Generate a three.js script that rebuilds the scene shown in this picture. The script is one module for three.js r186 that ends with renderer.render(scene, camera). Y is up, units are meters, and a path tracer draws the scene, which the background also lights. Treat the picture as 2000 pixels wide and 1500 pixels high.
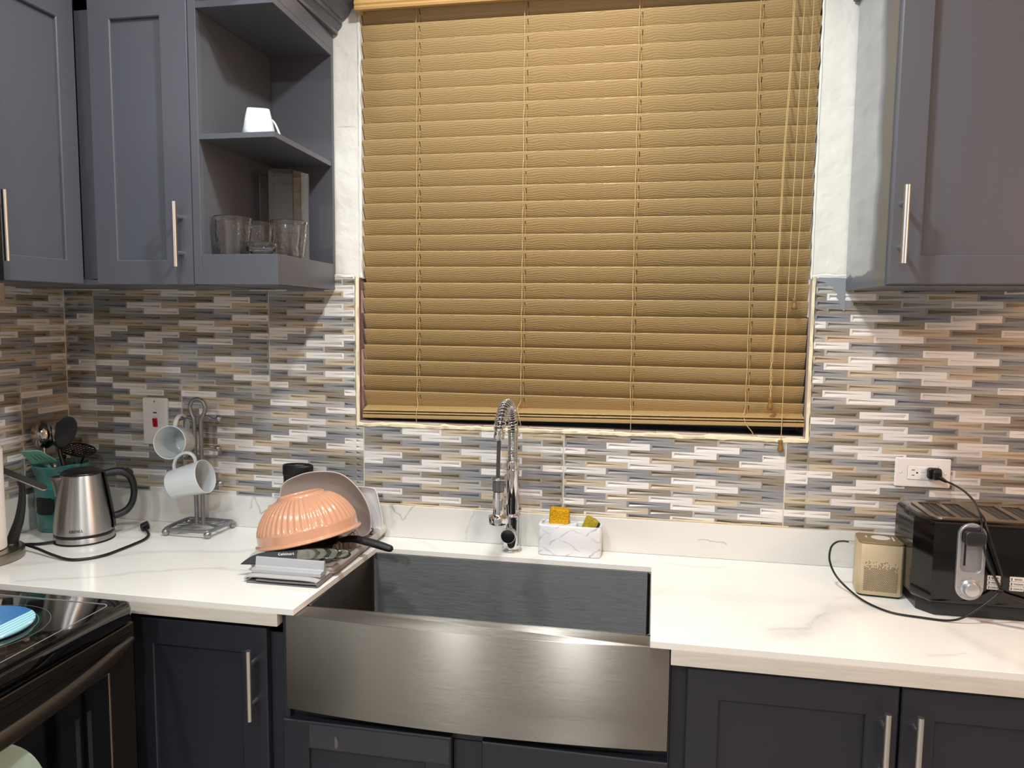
import * as THREE from 'three';
import { RoundedBoxGeometry } from 'three/addons/geometries/RoundedBoxGeometry.js';
import { mergeGeometries, toCreasedNormals } from 'three/addons/utils/BufferGeometryUtils.js';
import { RectAreaLightUniformsLib } from 'three/addons/lights/RectAreaLightUniformsLib.js';
import { FontLoader } from 'three/addons/loaders/FontLoader.js';
import { TextGeometry } from 'three/addons/geometries/TextGeometry.js';

// ---------------------------------------------------------------- camera, light, exposure
const scene = new THREE.Scene();
scene.background = new THREE.Color(0x050608);              // night outside the window
const camera = new THREE.PerspectiveCamera(54.04, 4 / 3, 0.05, 60);
camera.rotation.order = 'YXZ';
camera.position.set(1.70088, 1.5084, 1.93277);
camera.rotation.set(-0.092368, 0.186073, 0.009989);
const renderer = new THREE.WebGLRenderer({ antialias: true });
renderer.toneMapping = THREE.LinearToneMapping;
renderer.toneMappingExposure = 1.0;
renderer.shadowMap.enabled = true;
RectAreaLightUniformsLib.init();
const COOL = [0.965, 0.985, 1.0], WARM = [1.0, 0.50, 0.24];
// ceiling downlights: x, z, radiance, side of the square lens
const DOWNLIGHTS = [
  [1.50, 0.74, 540, 0.11, 'square white downlight in the ceiling straight above the sink'],
  [0.85, 1.00, 200, 0.11, 'square white downlight in the ceiling in front of the open shelves'],
  [0.65, 2.70, 420, 0.14, 'square white downlight in the middle of the room, left of two'],
  [1.60, 2.70, 380, 0.14, 'square white downlight in the middle of the room, right of two'],
];
const PENDANT = [3.30, 1.80, 1.20, 2.1];                     // warm lamp: x, y, z, intensity
const CEIL = 2.62;

// ---------------------------------------------------------------- helpers
const rng = (a) => () => { a |= 0; a = a + 0x6D2B79F5 | 0; let t = Math.imul(a ^ a >>> 15, 1 | a); t = t + Math.imul(t ^ t >>> 7, 61 | t) ^ t; return ((t ^ t >>> 14) >>> 0) / 4294967296; };
const V = (x, y, z) => new THREE.Vector3(x, y, z);
const used = {};
const numbered = (n) => { const k = used[n] = (used[n] ?? -1) + 1; return k ? `${n}_${String(k).padStart(3, '0')}` : n; };
function tag(o, label, category, group) { o.userData = { label, category }; if (group) o.userData.group = group; return o; }
function thing(name, label, category, pos = [0, 0, 0], turn = 0, group) {
  const o = new THREE.Group(); o.name = numbered(name); o.position.set(...pos); o.rotation.y = turn; scene.add(o); return tag(o, label, category, group);
}
function mesh(name, geo, mat, parent) {
  const m = new THREE.Mesh(Array.isArray(geo) ? join(geo) : geo, mat); m.name = name; m.castShadow = m.receiveShadow = true; parent.add(m); return m;
}
function struct(name, geo, mat, parent = scene) { const m = mesh(name, geo, mat, parent); if (parent === scene) m.userData = { kind: 'structure' }; return m; }
function join(list) {
  return mergeGeometries(list.map((g) => { const n = g.index ? g.toNonIndexed() : g.clone(); for (const k of Object.keys(n.attributes)) if (!['position', 'normal', 'uv'].includes(k)) n.deleteAttribute(k); return n; }));
}
function box(x0, x1, y0, y1, z0, z1, r = 0.0012) {
  const w = x1 - x0, h = y1 - y0, d = z1 - z0;
  const g = r > 0 ? new RoundedBoxGeometry(w, h, d, 1, Math.min(r, w / 2.1, h / 2.1, d / 2.1)) : new THREE.BoxGeometry(w, h, d);
  return g.translate((x0 + x1) / 2, (y0 + y1) / 2, (z0 + z1) / 2);
}
const lathe = (pts, seg = 48) => new THREE.LatheGeometry(pts.map((p) => new THREE.Vector2(Math.max(p[0], 1e-5), p[1])), seg);
const vs = (pts) => pts.map((p) => V(...p));
const tube = (pts, r, n = 40, k = 10, closed = false, tension = 0.5) => new THREE.TubeGeometry(new THREE.CatmullRomCurve3(vs(pts), closed, 'catmullrom', tension), n, r, k, closed);
function cyl(a, b, r, r2 = r, k = 20) {
  const A = V(...a), B = V(...b), d = B.clone().sub(A), g = new THREE.CylinderGeometry(r2, r, d.length(), k);
  return g.applyQuaternion(new THREE.Quaternion().setFromUnitVectors(V(0, 1, 0), d.normalize())).translate((a[0] + b[0]) / 2, (a[1] + b[1]) / 2, (a[2] + b[2]) / 2);
}
const ball = (x, y, z, r, k = 20) => new THREE.SphereGeometry(r, k, k / 2 | 0).translate(x, y, z);
function rr(x0, x1, y0, y1, r, P = THREE.Shape) {             // rounded rectangle
  const s = new P();
  s.moveTo(x0 + r, y0); s.lineTo(x1 - r, y0); s.absarc(x1 - r, y0 + r, r, -Math.PI / 2, 0); s.lineTo(x1, y1 - r); s.absarc(x1 - r, y1 - r, r, 0, Math.PI / 2);
  s.lineTo(x0 + r, y1); s.absarc(x0 + r, y1 - r, r, Math.PI / 2, Math.PI); s.lineTo(x0, y0 + r); s.absarc(x0 + r, y0 + r, r, Math.PI, 1.5 * Math.PI); return s;
}
function poly(pts, P = THREE.Shape) { const s = new P(); pts.forEach((p, i) => i ? s.lineTo(...p) : s.moveTo(...p)); s.closePath(); return s; }
function ext(shape, depth, bevel = 0, seg = 1, curve = 12) {
  const g = new THREE.ExtrudeGeometry(shape, { depth: depth - 2 * bevel, bevelEnabled: bevel > 0, bevelThickness: bevel, bevelSize: bevel, bevelOffset: -bevel, bevelSegments: seg, curveSegments: curve });
  return g.translate(0, 0, bevel);
}
const extY = (shape, y0, y1, bevel = 0, seg = 1, curve = 12) => ext(shape, y1 - y0, bevel, seg, curve).rotateX(-Math.PI / 2).translate(0, y0, 0);   // shape in (x, -z)
// closed profile [y, z] swept along x (uv in metres: u along x, v along the profile)
function prism(prof, x0, x1, crease = 0.6, nx = 1) {
  let area = 0; prof.forEach((q, i) => { const r = prof[(i + 1) % prof.length]; area += q[0] * r[1] - r[0] * q[1]; });
  if (area > 0) prof = [...prof].reverse();
  const n = prof.length, p = [], uv = [], tri = (a, b, c) => { for (const q of [a, b, c]) { p.push(q[0], q[1], q[2]); uv.push(q[3], q[4]); } };
  let s = 0;
  for (let i = 0; i < n; i++) {
    const A = prof[i], B = prof[(i + 1) % n], L = Math.hypot(B[0] - A[0], B[1] - A[1]);
    for (let k = 0; k < nx; k++) {
      const xa = x0 + (x1 - x0) * k / nx, xb = x0 + (x1 - x0) * (k + 1) / nx;
      const a = [xa, ...A, xa, s], b = [xb, ...A, xb, s], c = [xb, ...B, xb, s + L], d = [xa, ...B, xa, s + L];
      tri(a, b, c); tri(a, c, d);
    }
    s += L;
  }
  for (const t of THREE.ShapeUtils.triangulateShape(prof.map((q) => new THREE.Vector2(q[1], q[0])), [])) {
    const q = (i, x) => [x, ...prof[i], prof[i][1], prof[i][0]];
    tri(q(t[0], x0), q(t[2], x0), q(t[1], x0)); tri(q(t[0], x1), q(t[1], x1), q(t[2], x1));
  }
  const g = new THREE.BufferGeometry();
  g.setAttribute('position', new THREE.Float32BufferAttribute(p, 3)); g.setAttribute('uv', new THREE.Float32BufferAttribute(uv, 2)); g.computeVertexNormals();
  const out = toCreasedNormals(g, crease); return out;
}
function orient(o, dir, spin = 0) {                            // local +y to dir
  o.quaternion.setFromUnitVectors(V(0, 1, 0), V(...dir).normalize()).multiply(new THREE.Quaternion().setFromAxisAngle(V(0, 1, 0), spin)); return o;
}
// value noise for textures
const hsh = (x, y, s) => { let h = Math.imul(x, 374761393) + Math.imul(y, 668265263) + Math.imul(s, 974711); h = Math.imul(h ^ h >>> 13, 1274126177); return ((h ^ h >>> 16) >>> 0) / 4294967296; };
function vnoise(x, y, s = 1) {
  const i = Math.floor(x), j = Math.floor(y), u = x - i, v = y - j, a = u * u * (3 - 2 * u), b = v * v * (3 - 2 * v);
  return (hsh(i, j, s) * (1 - a) + hsh(i + 1, j, s) * a) * (1 - b) + (hsh(i, j + 1, s) * (1 - a) + hsh(i + 1, j + 1, s) * a) * b;
}
const fbm = (x, y, s = 1, o = 4) => { let r = 0, a = 0.5; for (let k = 0; k < o; k++) { r += a * vnoise(x, y, s + k); x *= 2.03; y *= 2.03; a *= 0.5; } return r; };
function dataTex(w, h, fn, srgb = true) {
  const d = new Uint8Array(w * h * 4);
  for (let j = 0; j < h; j++) for (let i = 0; i < w; i++) { const c = fn((i + 0.5) / w, (j + 0.5) / h); const k = 4 * (j * w + i); d[k] = c[0]; d[k + 1] = c[1]; d[k + 2] = c[2]; d[k + 3] = 255; }
  const t = new THREE.DataTexture(d, w, h); t.wrapS = t.wrapT = THREE.RepeatWrapping; t.magFilter = THREE.LinearFilter; t.minFilter = THREE.LinearMipmapLinearFilter; t.generateMipmaps = true;
  if (srgb) t.colorSpace = THREE.SRGBColorSpace; t.needsUpdate = true; return t;
}
const G = (v) => { const c = Math.max(0, Math.min(255, v)); return [c, c, c]; };
function canvasTex(w, h, draw) {
  const c = document.createElement('canvas'); c.width = w; c.height = h; draw(c.getContext('2d'), w, h);
  const t = new THREE.CanvasTexture(c); t.colorSpace = THREE.SRGBColorSpace; return t;
}
const std = (color, roughness = 0.5, metalness = 0, o = {}) => new THREE.MeshPhysicalMaterial({ color, roughness, metalness, ...o });

// ---------------------------------------------------------------- materials
const paintBump = dataTex(256, 256, (u, v) => G(128 + 90 * (fbm(u * 60, v * 60, 5, 3) - 0.45)), false);
const M = {
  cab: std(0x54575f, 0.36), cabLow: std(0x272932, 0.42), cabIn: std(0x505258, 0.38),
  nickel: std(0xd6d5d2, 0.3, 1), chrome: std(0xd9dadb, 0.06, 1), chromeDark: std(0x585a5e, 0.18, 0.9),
  white: std(0xf0f0ec, 0.25), plasticWhite: std(0xe9e6e2, 0.35), mug: std(0xcdd4d6, 0.12, 0, { clearcoat: 0.5, clearcoatRoughness: 0.05 }),
  black: std(0x0b0b0d, 0.38), blackGloss: std(0x070708, 0.08, 0, { clearcoat: 1, clearcoatRoughness: 0.03 }), blackSoft: std(0x131417, 0.5),
  greyMetal: std(0x8a8c8e, 0.42, 0.75), teal: std(0x3b7f7b, 0.22, 0, { clearcoat: 0.6, clearcoatRoughness: 0.08 }), tealSil: std(0x68aa97, 0.42),
  glass: new THREE.MeshPhysicalMaterial({ color: 0xffffff, roughness: 0.0, transmission: 1, thickness: 0.01, ior: 1.48 }),
  pane: new THREE.MeshPhysicalMaterial({ color: 0xffffff, roughness: 0.0, transmission: 1, thickness: 0, ior: 1.5 }),
  caulk: std(0xe6dcbb, 0.7), grout: std(0xd9d2c2, 0.8), frameDark: std(0x1c1e21, 0.4, 0.5),
  cordTan: std(0xc9ad76, 0.8), wood: std(0x85602f, 0.4), bone: std(0xe4ddd0, 0.6),
};
const wallTex = dataTex(512, 512, (u, v) => { const n = fbm(u * 14, v * 14, 3, 5); return [236 + 14 * (n - 0.5), 233 + 14 * (n - 0.5), 224 + 14 * (n - 0.5)]; });
const wallBump = dataTex(512, 512, (u, v) => G(255 * fbm(u * 26, v * 26, 17, 4)), false);
M.plaster = std(0xf4f6f6, 0.55, 0, { map: wallTex, bumpMap: wallBump, bumpScale: 0.004 });
M.wall = std(0xdfe1e2, 0.8); M.ceil = std(0xf0efec, 0.9);
M.floor = std(0xffffff, 0.35, 0, { map: dataTex(512, 512, (u, v) => { const g = (u * 4 % 1 < 0.012 || v * 4 % 1 < 0.012) ? 0.7 : 1, n = fbm(u * 20, v * 20, 9, 4); return [g * (160 + 30 * n), g * (154 + 30 * n), g * (146 + 30 * n)]; }) });
// brushed steel: the grain runs along u
const brushMap = dataTex(512, 512, (u, v) => G(150 + 70 * (0.65 * vnoise(u * 7, v * 400, 4) + 0.35 * vnoise(u * 40, v * 256, 8) - 0.5)), false);
const steel = (c, r, an = 0.75, rep = 6) => { const t = brushMap.clone(); t.repeat.set(rep, rep); t.needsUpdate = true; return new THREE.MeshPhysicalMaterial({ color: c, metalness: 1, roughness: r, roughnessMap: t, anisotropy: an, anisotropyRotation: Math.PI / 2 }); };
M.sink = steel(0x98948d, 0.66, 1.0, 4); M.sinkIn = steel(0x6f706f, 0.72, 0.95, 4);
M.kettle = new THREE.MeshPhysicalMaterial({ color: 0xc6c5c2, metalness: 1, roughness: 0.42, anisotropy: 0.95, anisotropyRotation: Math.PI / 2 });
M.steelDark = std(0x4f4a44, 0.36, 0.9);
M.steel = std(0xb5b1aa, 0.3, 1);

// ---------------------------------------------------------------- marble worktop print (metres, x along the wall, d from the wall)
const veins = [
  [[[0.02, 0.50], [0.25, 0.40], [0.42, 0.30], [0.62, 0.24], [0.8, 0.18]], 0.010, 16], [[[0.30, 0.53], [0.5, 0.43], [0.68, 0.36], [0.84, 0.33]], 0.007, 18],
  [[[0.0, 0.28], [0.2, 0.2], [0.44, 0.16]], 0.012, 10], [[[1.95, 0.46], [2.03, 0.39], [2.10, 0.30], [2.2, 0.27]], 0.03, 20], [[[1.93, 0.44], [2.0, 0.41], [2.07, 0.33]], 0.005, 14],
  [[[1.75, 0.08], [1.84, 0.095], [1.9, 0.085]], 0.004, 16], [[[2.2, 0.5], [2.27, 0.47]], 0.004, 18], [[[2.3, 0.38], [2.34, 0.48], [2.38, 0.54]], 0.02, 12], [[[1.70, 0.25], [1.95, 0.28], [2.1, 0.22]], 0.04, 6],
  [[[1.1, 0.03], [1.16, 0.11]], 0.012, 12], [[[2.5, 0.1], [2.6, 0.5]], 0.02, 18],
];
function segDist(px, py, a, b) { const dx = b[0] - a[0], dy = b[1] - a[1], t = Math.max(0, Math.min(1, ((px - a[0]) * dx + (py - a[1]) * dy) / (dx * dx + dy * dy))); return Math.hypot(px - a[0] - t * dx, py - a[1] - t * dy); }
function marble(x, y, list, base = [240, 239, 232]) {
  const wx = x + 0.05 * (fbm(x * 9, y * 9, 21, 4) - 0.47) + 0.014 * (fbm(x * 55, y * 55, 27, 3) - 0.44), wy = y + 0.05 * (fbm(x * 9, y * 9, 33, 4) - 0.47) + 0.014 * (fbm(x * 55, y * 55, 29, 3) - 0.44);
  let d = 5 * (fbm(x * 5, y * 5, 40, 4) - 0.47);
  for (const [pl, w, amp] of list) { let m = 9; for (let i = 0; i + 1 < pl.length; i++) m = Math.min(m, segDist(wx, wy, pl[i], pl[i + 1])); if (m < w * 2.2) d += amp * Math.exp(-((m / w) ** 2)) * (0.55 + 0.9 * fbm(x * 40, y * 40, 50, 3)); }
  return [base[0] - d * 1.05, base[1] - d, base[2] - d * 0.9];
}
const CW = 2.75, CD = 0.56;
M.marble = std(0xffffff, 0.14, 0, { map: dataTex(2048, 416, (u, v) => marble(u * CW, v * CD, veins)) });
const upVeins = [[[[0.60, 0.085], [0.62, 0.05], [0.66, 0.07], [0.72, 0.06]], 0.002, 44], [[[0.585, 0.06], [0.60, 0.1]], 0.002, 40], [[[1.015, 0.085], [1.045, 0.05], [1.07, 0.09]], 0.0016, 52], [[[1.01, 0.03], [1.02, 0.08]], 0.008, 20],
  [[[1.235, 0.0], [1.27, 0.09]], 0.03, 22], [[[1.21, 0.0], [1.245, 0.09]], 0.002, 20], [[[1.3, 0.0], [1.36, 0.09]], 0.006, 20], [[[1.83, 0.045], [1.90, 0.042]], 0.0015, 40], [[[0.5, 0.0], [0.56, 0.09]], 0.02, 10], [[[2.1, 0.0], [2.2, 0.09]], 0.05, 8]];
M.upstand = std(0xffffff, 0.2, 0, { map: dataTex(2048, 128, (u, v) => marble(u * CW, v * 0.1, upVeins, [222, 221, 215])) });
M.stoneEdge = std(0xded9cd, 0.35, 0, { map: dataTex(512, 128, (u, v) => { const n = fbm(u * 20, v * 8, 71, 4); return [244 - 24 * (n - 0.4), 244 - 24 * (n - 0.4), 244 - 28 * (n - 0.4)]; }) });

// ---------------------------------------------------------------- room shell
const WX = [0.9135, 2.0712], WY = [1.2105, 2.36];            // window opening
{
  const s = poly([[-0.2, 0], [4.6, 0], [4.6, CEIL], [-0.2, CEIL]]); s.holes.push(poly([[WX[0], WY[0]], [WX[0], WY[1]], [WX[1], WY[1]], [WX[1], WY[0]]], THREE.Path));
  const g = ext(s, 0.2).translate(0, 0, -0.204);
  struct('wall_back', g, M.plaster);
}
struct('wall_left', box(-0.2, -0.004, 0, CEIL, 0, 5, 0), M.wall);
struct('wall_right', box(4.6, 4.8, 0, CEIL, -0.2, 5, 0), M.wall);
struct('wall_front', box(-0.2, 4.8, 0, CEIL, 5, 5.2, 0), M.wall);
struct('floor', box(-0.2, 4.8, -0.1, 0, -0.2, 5.2, 0).rotateY(0), M.floor);
struct('ceiling', box(-0.2, 4.8, CEIL, CEIL + 0.1, -0.2, 5.2, 0), M.ceil);
const wallBack = scene.getObjectByName('wall_back'), wallLeft = scene.getObjectByName('wall_left');

// ---------------------------------------------------------------- wall tiles: printed ceramic slabs with a relief of slim bricks
const TW = 0.55, TH = 0.333, BW = TW / 5, BH = TH / 20, SEAM = 1.299, X0 = 0.3771;
function brickGeo(side) {                                     // side +1: the carved hollow opens to the right and low, -1: turned by half a turn
  const d = 0.0070, P = { a: [0, 0, 1], b: [1, 0, 1], c: [1, 1, 1], e: [0, 1, 1], s: [0.06, 0.50, 1], t: [0.50, 0.64, 1], u: [0.95, 0.82, 1], w: [0.95, 0.20, 1], v: [0.915, 0.34, 0], q: [0.5, 0.35, 1], r: [0.5, 0.41, 0.5],
    A: [0, 0, -0.02], B: [1, 0, -0.02], C: [1, 1, -0.02], E: [0, 1, -0.02] };
  const F = ['asq', 'aqw', 'awb', 'bwu', 'buc', 'cut', 'cte', 'ets', 'esa', 'str', 'sr q'.replace(' ', ''), 'tuv', 'tvr', 'rvw', 'rwq', 'uwv', 'abA', 'bAB', 'bcB', 'cBC', 'ceC', 'eCE', 'eaE', 'aEA'];
  const p = [], uv = [];
  for (const f of F) {
    const q = [...f].map((k) => { let [x, y, z] = P[k]; if (side < 0) { x = 1 - x; y = 1 - y; } return V(x * BW, y * BH, (z - 1) * d); });
    const n = q[1].clone().sub(q[0]).cross(q[2].clone().sub(q[0])), c = q[0].clone().add(q[1]).add(q[2]).divideScalar(3);
    const out = 'ABCE'.includes(f[2]) || 'ABCE'.includes(f[1]) ? V(c.x - BW / 2, (c.y - BH / 2) * 6, 0) : V(0, 0, 1);
    if (n.dot(out) < 0) q.reverse();
    for (const k of q) { p.push(k.x, k.y, k.z); uv.push(k.x, k.y); }
  }
  const g = new THREE.BufferGeometry(); g.setAttribute('position', new THREE.Float32BufferAttribute(p, 3)); g.setAttribute('uv', new THREE.Float32BufferAttribute(uv, 2)); g.computeVertexNormals();
  return toCreasedNormals(g, 0.35);
}
const BRICK = { 1: brickGeo(1), [-1]: brickGeo(-1) };
const BC = { W: [0xe4e2de, 0xdcdad7], G: [0x8b8d90, 0x939597], L: [0xacaba6, 0xb3b0ab], T: [0x8c8577, 0x958d80], B: [0xc2b59f, 0xbbae9a] };
const BM = {}; for (const k in BC) BM[k] = BC[k].map((c) => std(c, 0.22));
const PRINT = ['GTGWL', 'TTWGWT', 'WLTBT', 'WGWGLW', 'LBWBG', 'GTLTWG', 'GWBWB', 'TLWGLT', 'TGTGW', 'LBLWBL', 'WTBWT', 'WGWTLW', 'GWGWG', 'LLTGTT', 'BWLTG', 'TGBLWT', 'WTGBL', 'GLWTBG', 'TBLGW', 'WTGLTB'];
const bricks = [];                                            // every brick first, sorted by how large it shows, then built
const slabs = [];
function tilePlane(wall, toWorld, regions, col0, col1, r0, r1, flips, shift = 0) {
  for (let r = r0; r <= r1; r++) for (let c = col0; c <= col1; c++) {
    const x0 = X0 + shift + TW * (c - (r % 2 ? 0.5 : 0)), y0 = SEAM - TH + TH * r, flip = flips[((r * 3 + c) % flips.length + flips.length) % flips.length];
    const tile = { wall, toWorld, rects: [], key: `${r}_${c}`, side: flip };
    for (const R of regions) { const a = [Math.max(R[0], x0), Math.min(R[1], x0 + TW), Math.max(R[2], y0), Math.min(R[3], y0 + TH)]; if (a[1] - a[0] > 0.003 && a[3] - a[2] > 0.003) tile.rects.push(a); }
    if (!tile.rects.length) continue;
    slabs.push(tile);
    for (let j = 0; j < 20; j++) {
      const row = PRINT[flip > 0 ? 19 - j : j], half = row.length === 6, n = row.length;
      for (let i = 0; i < n; i++) {
        const bx0 = x0 + (half ? (i - 0.5) * BW : i * BW), ch = row[flip > 0 ? i : n - 1 - i];
        for (const R of tile.rects) {
          const q = [Math.max(R[0], bx0, x0 + 0.0016), Math.min(R[1], bx0 + BW, x0 + TW - 0.0016), Math.max(R[2], y0 + j * BH + (j ? 0 : 0.0012)), Math.min(R[3], y0 + (j + 1) * BH - (j < 19 ? 0 : 0.0012))];
          if (q[1] - q[0] > 0.004 && q[3] - q[2] > 0.004) bricks.push({ tile, q, ch, size: 0 });
        }
      }
    }
  }
}
const inv = new THREE.Matrix4(); camera.updateMatrixWorld(true); camera.aspect = 4 / 3; camera.updateProjectionMatrix();
const toBack = (u, v, w) => V(u, v, w), toLeft = (u, v, w) => V(w, v, -u);   // u runs to the right as one looks at the wall
tilePlane(wallBack, toBack, [[0.0065, WX[0] - 0.009, 0.985, 1.605], [WX[0] - 0.009, WX[1] + 0.009, 0.985, WY[0] - 0.009], [WX[1] + 0.009, 2.78, 0.985, SEAM]], -1, 4, 0, 1, [-1, 1, -1, 1, 1]);
tilePlane(wallBack, toBack, [[WX[1] + 0.009, 2.78, SEAM, 1.605]], -1, 5, 1, 1, [-1], 0.298);
tilePlane(wallLeft, toLeft, [[-0.64, -0.0065, 0.995, 1.6]], -3, 0, 0, 1, [1, -1]);
for (const b of bricks) {
  const q = b.q, c = [[q[0], q[2]], [q[1], q[2]], [q[1], q[3]], [q[0], q[3]]].map((p) => b.tile.toWorld(p[0], p[1], 0).project(camera));
  const cx = (c[0].x + c[2].x) / 2, cy = (c[0].y + c[2].y) / 2, out = Math.abs(cx) > 1.02 || Math.abs(cy) > 1.02;
  const mid = b.tile.toWorld((q[0] + q[1]) / 2, (q[2] + q[3]) / 2, 0);
  const hidden = b.tile.wall === wallBack && ((mid.y > 1.53 && mid.x < 0.85) || (mid.y > 1.56 && mid.x > 2.15) || mid.y < 0.985) || b.tile.wall === wallLeft && (mid.y > 1.56 || mid.y < 1.0);
  b.size = out ? 0 : Math.abs((c[1].x - c[0].x) * (c[3].y - c[0].y)) * (hidden ? 0.05 : 1);
}
{
  const FRONT = 0.0060;
  for (const t of slabs) {
    const g = t.rects.map((R) => { const a = t.toWorld(R[0], R[2], -0.004), b = t.toWorld(R[1], R[3], -0.0012); return box(Math.min(a.x, b.x), Math.max(a.x, b.x), Math.min(a.y, b.y), Math.max(a.y, b.y), Math.min(a.z, b.z), Math.max(a.z, b.z), 0); });
    const strip = (u0, u1, v0, v1) => { const a = t.toWorld(u0, v0, -0.002), b = t.toWorld(u1, v1, 0.0046); g.push(box(Math.min(a.x, b.x), Math.max(a.x, b.x), v0, v1, Math.min(a.z, b.z), Math.max(a.z, b.z), 0)); };
    for (const R of t.rects) { strip(R[0], R[0] + 0.0016, R[2], R[3]); strip(R[1] - 0.0016, R[1], R[2], R[3]); strip(R[0], R[1], R[2], R[2] + 0.0012); strip(R[0], R[1], R[3] - 0.0012, R[3]); }
    t.mesh = mesh('tile', g, M.grout, t.wall);
  }
  const place = (o, b) => { const q = b.q, sx = (q[1] - q[0]) / BW * 0.998, sy = (q[3] - q[2]) / BH * 0.985; const p = b.tile.toWorld(q[0], q[2], FRONT); o.position.copy(p); o.scale.set(sx, sy, 1); if (b.tile.toWorld === toLeft) o.rotation.y = Math.PI / 2; o.updateMatrix(); };
  for (const wall of [wallBack, wallLeft]) {
    const mine = bricks.filter((b) => b.tile.wall === wall).sort((a, b) => b.size - a.size), R = rng(5), rest = {};
    mine.forEach((b, i) => {
      const k = R() < 0.5 ? 0 : 1;
      if (i < 300) { const m = mesh('brick', BRICK[b.tile.side], BM[b.ch][k], b.tile.mesh); place(m, b); }
      else { const o = new THREE.Object3D(); place(o, b); (rest[b.ch] ??= []).push(BRICK[b.tile.side].clone().applyMatrix4(o.matrix)); }
    });
    // what is past the first three hundred: one part, its colours in the vertices
    const col = [], geos = [];
    for (const k in rest) { const g = join(rest[k]), n = g.attributes.position.count, c = new THREE.Color(BC[k][0]); const a = new Float32Array(n * 3); for (let i = 0; i < n; i++) c.toArray(a, 3 * i); g.setAttribute('color', new THREE.BufferAttribute(a, 3)); geos.push(g); }
    if (geos.length) { const m = mesh('brick', mergeGeometries(geos), std(0xffffff, 0.22, 0, { vertexColors: true }), wall); m.userData = { kind: 'stuff' }; }
  }
}

{ // grey wall paint smeared over the tiles beside the right wall cabinet
  const sm = poly([[2.078, 1.602], [2.146, 1.602], [2.146, 1.522], [2.137, 1.530], [2.133, 1.548], [2.126, 1.556], [2.128, 1.566], [2.116, 1.574], [2.119, 1.583], [2.098, 1.586], [2.100, 1.592], [2.080, 1.595]]);
  mesh('paint_smear', ext(sm, 0.0006).translate(0, 0, 0.0061), std(0x8b9096, 0.5), wallBack);
}
// ---------------------------------------------------------------- lumpy beads of caulk round the opening, along the upstand and in the corner
function bead(pts, w, t, seed, jag = 0.5) {                    // pts: wall points, w across, t out of the wall
  const R = rng(seed), p = [], N = [];
  for (let i = 0; i + 1 < pts.length; i++) { const A = V(...pts[i]), B = V(...pts[i + 1]), n = Math.max(2, Math.round(A.distanceTo(B) / 0.008)); for (let k = i ? 1 : 0; k <= n; k++) N.push(A.clone().lerp(B, k / n)); }
  const ring = N.map((c, i) => {
    const T = N[Math.min(i + 1, N.length - 1)].clone().sub(N[Math.max(i - 1, 0)]).normalize(), S = V(0, 0, 1).cross(T).normalize();
    const q = i * 0.22 + seed * 17, l = w * (0.5 + jag * 1.6 * (fbm(q, 1.5, seed, 3) - 0.42)), r = w * (0.5 + jag * 1.6 * (fbm(q, 7.5, seed + 3, 3) - 0.42)), h = t * (0.6 + 0.8 * fbm(q * 2, 3.5, seed + 9, 2));
    return [c.clone().addScaledVector(S, -l), c.clone().addScaledVector(S, -l * 0.5).add(V(0, 0, h)), c.clone().addScaledVector(S, r * 0.5).add(V(0, 0, h)), c.clone().addScaledVector(S, r)];
  });
  const quad = (a, b, c, d) => { for (const q of [a, b, c, a, c, d]) p.push(q.x, q.y, q.z); };
  for (let i = 0; i + 1 < ring.length; i++) for (let k = 0; k < 3; k++) quad(ring[i][k], ring[i][k + 1], ring[i + 1][k + 1], ring[i + 1][k]);
  const g = new THREE.BufferGeometry(); g.setAttribute('position', new THREE.Float32BufferAttribute(p, 3)); g.setAttribute('uv', new THREE.Float32BufferAttribute(new Float32Array(p.length / 3 * 2), 2)); g.computeVertexNormals(); return toCreasedNormals(g, 1.2);
}
const caulk2 = M.caulk.clone(); caulk2.side = THREE.DoubleSide;
struct('trim_1', bead([[WX[0] - 0.004, 1.605, 0.0035], [WX[0] - 0.004, WY[0] - 0.004, 0.0035]], 0.009, 0.006, 11), caulk2);
struct('trim_2', bead([[WX[0] - 0.006, WY[0] - 0.005, 0.0035], [WX[1] + 0.006, WY[0] - 0.005, 0.0035]], 0.011, 0.006, 12, 0.8), caulk2);
struct('trim_3', bead([[WX[1] + 0.004, WY[0] - 0.004, 0.0035], [WX[1] + 0.004, 1.605, 0.0035]], 0.008, 0.006, 13), caulk2);
struct('trim_4', bead([[0.0035, 1.0, 0.0055], [0.0035, 1.57, 0.0055]], 0.006, 0.004, 14), caulk2);
struct('trim_5', bead([[0.93, 0.9895, 0.0065], [2.04, 0.9895, 0.0065]], 0.003, 0.004, 15, 0.9), std(0xd8c49a, 0.8, 0, { side: THREE.DoubleSide }));
// torn plaster edges above the tiles
const plaster2 = M.plaster.clone(); plaster2.side = THREE.DoubleSide;
struct('trim_6', [box(WX[0] + 0.0002, WX[0] + 0.0085, 1.6, 2.36, -0.1, -0.0045, 0.001), bead([[WX[0] + 0.004, 1.603, -0.0045], [WX[0] + 0.004, 2.36, -0.0045]], 0.009, 0.002, 16, 0.6)], plaster2);
struct('trim_7', bead([[WX[1] - 0.001, 1.60, -0.0042], [WX[1] - 0.001, 2.36, -0.0042]], 0.006, 0.002, 17, 0.6), plaster2);
struct('trim_8', bead([[2.068, 1.606, 0.0025], [2.148, 1.606, 0.0025]], 0.009, 0.004, 18, 0.6), plaster2);
struct('trim_9', bead([[0.846, 1.606, 0.0025], [0.905, 1.606, 0.0025]], 0.008, 0.004, 19, 0.6), plaster2);
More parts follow.
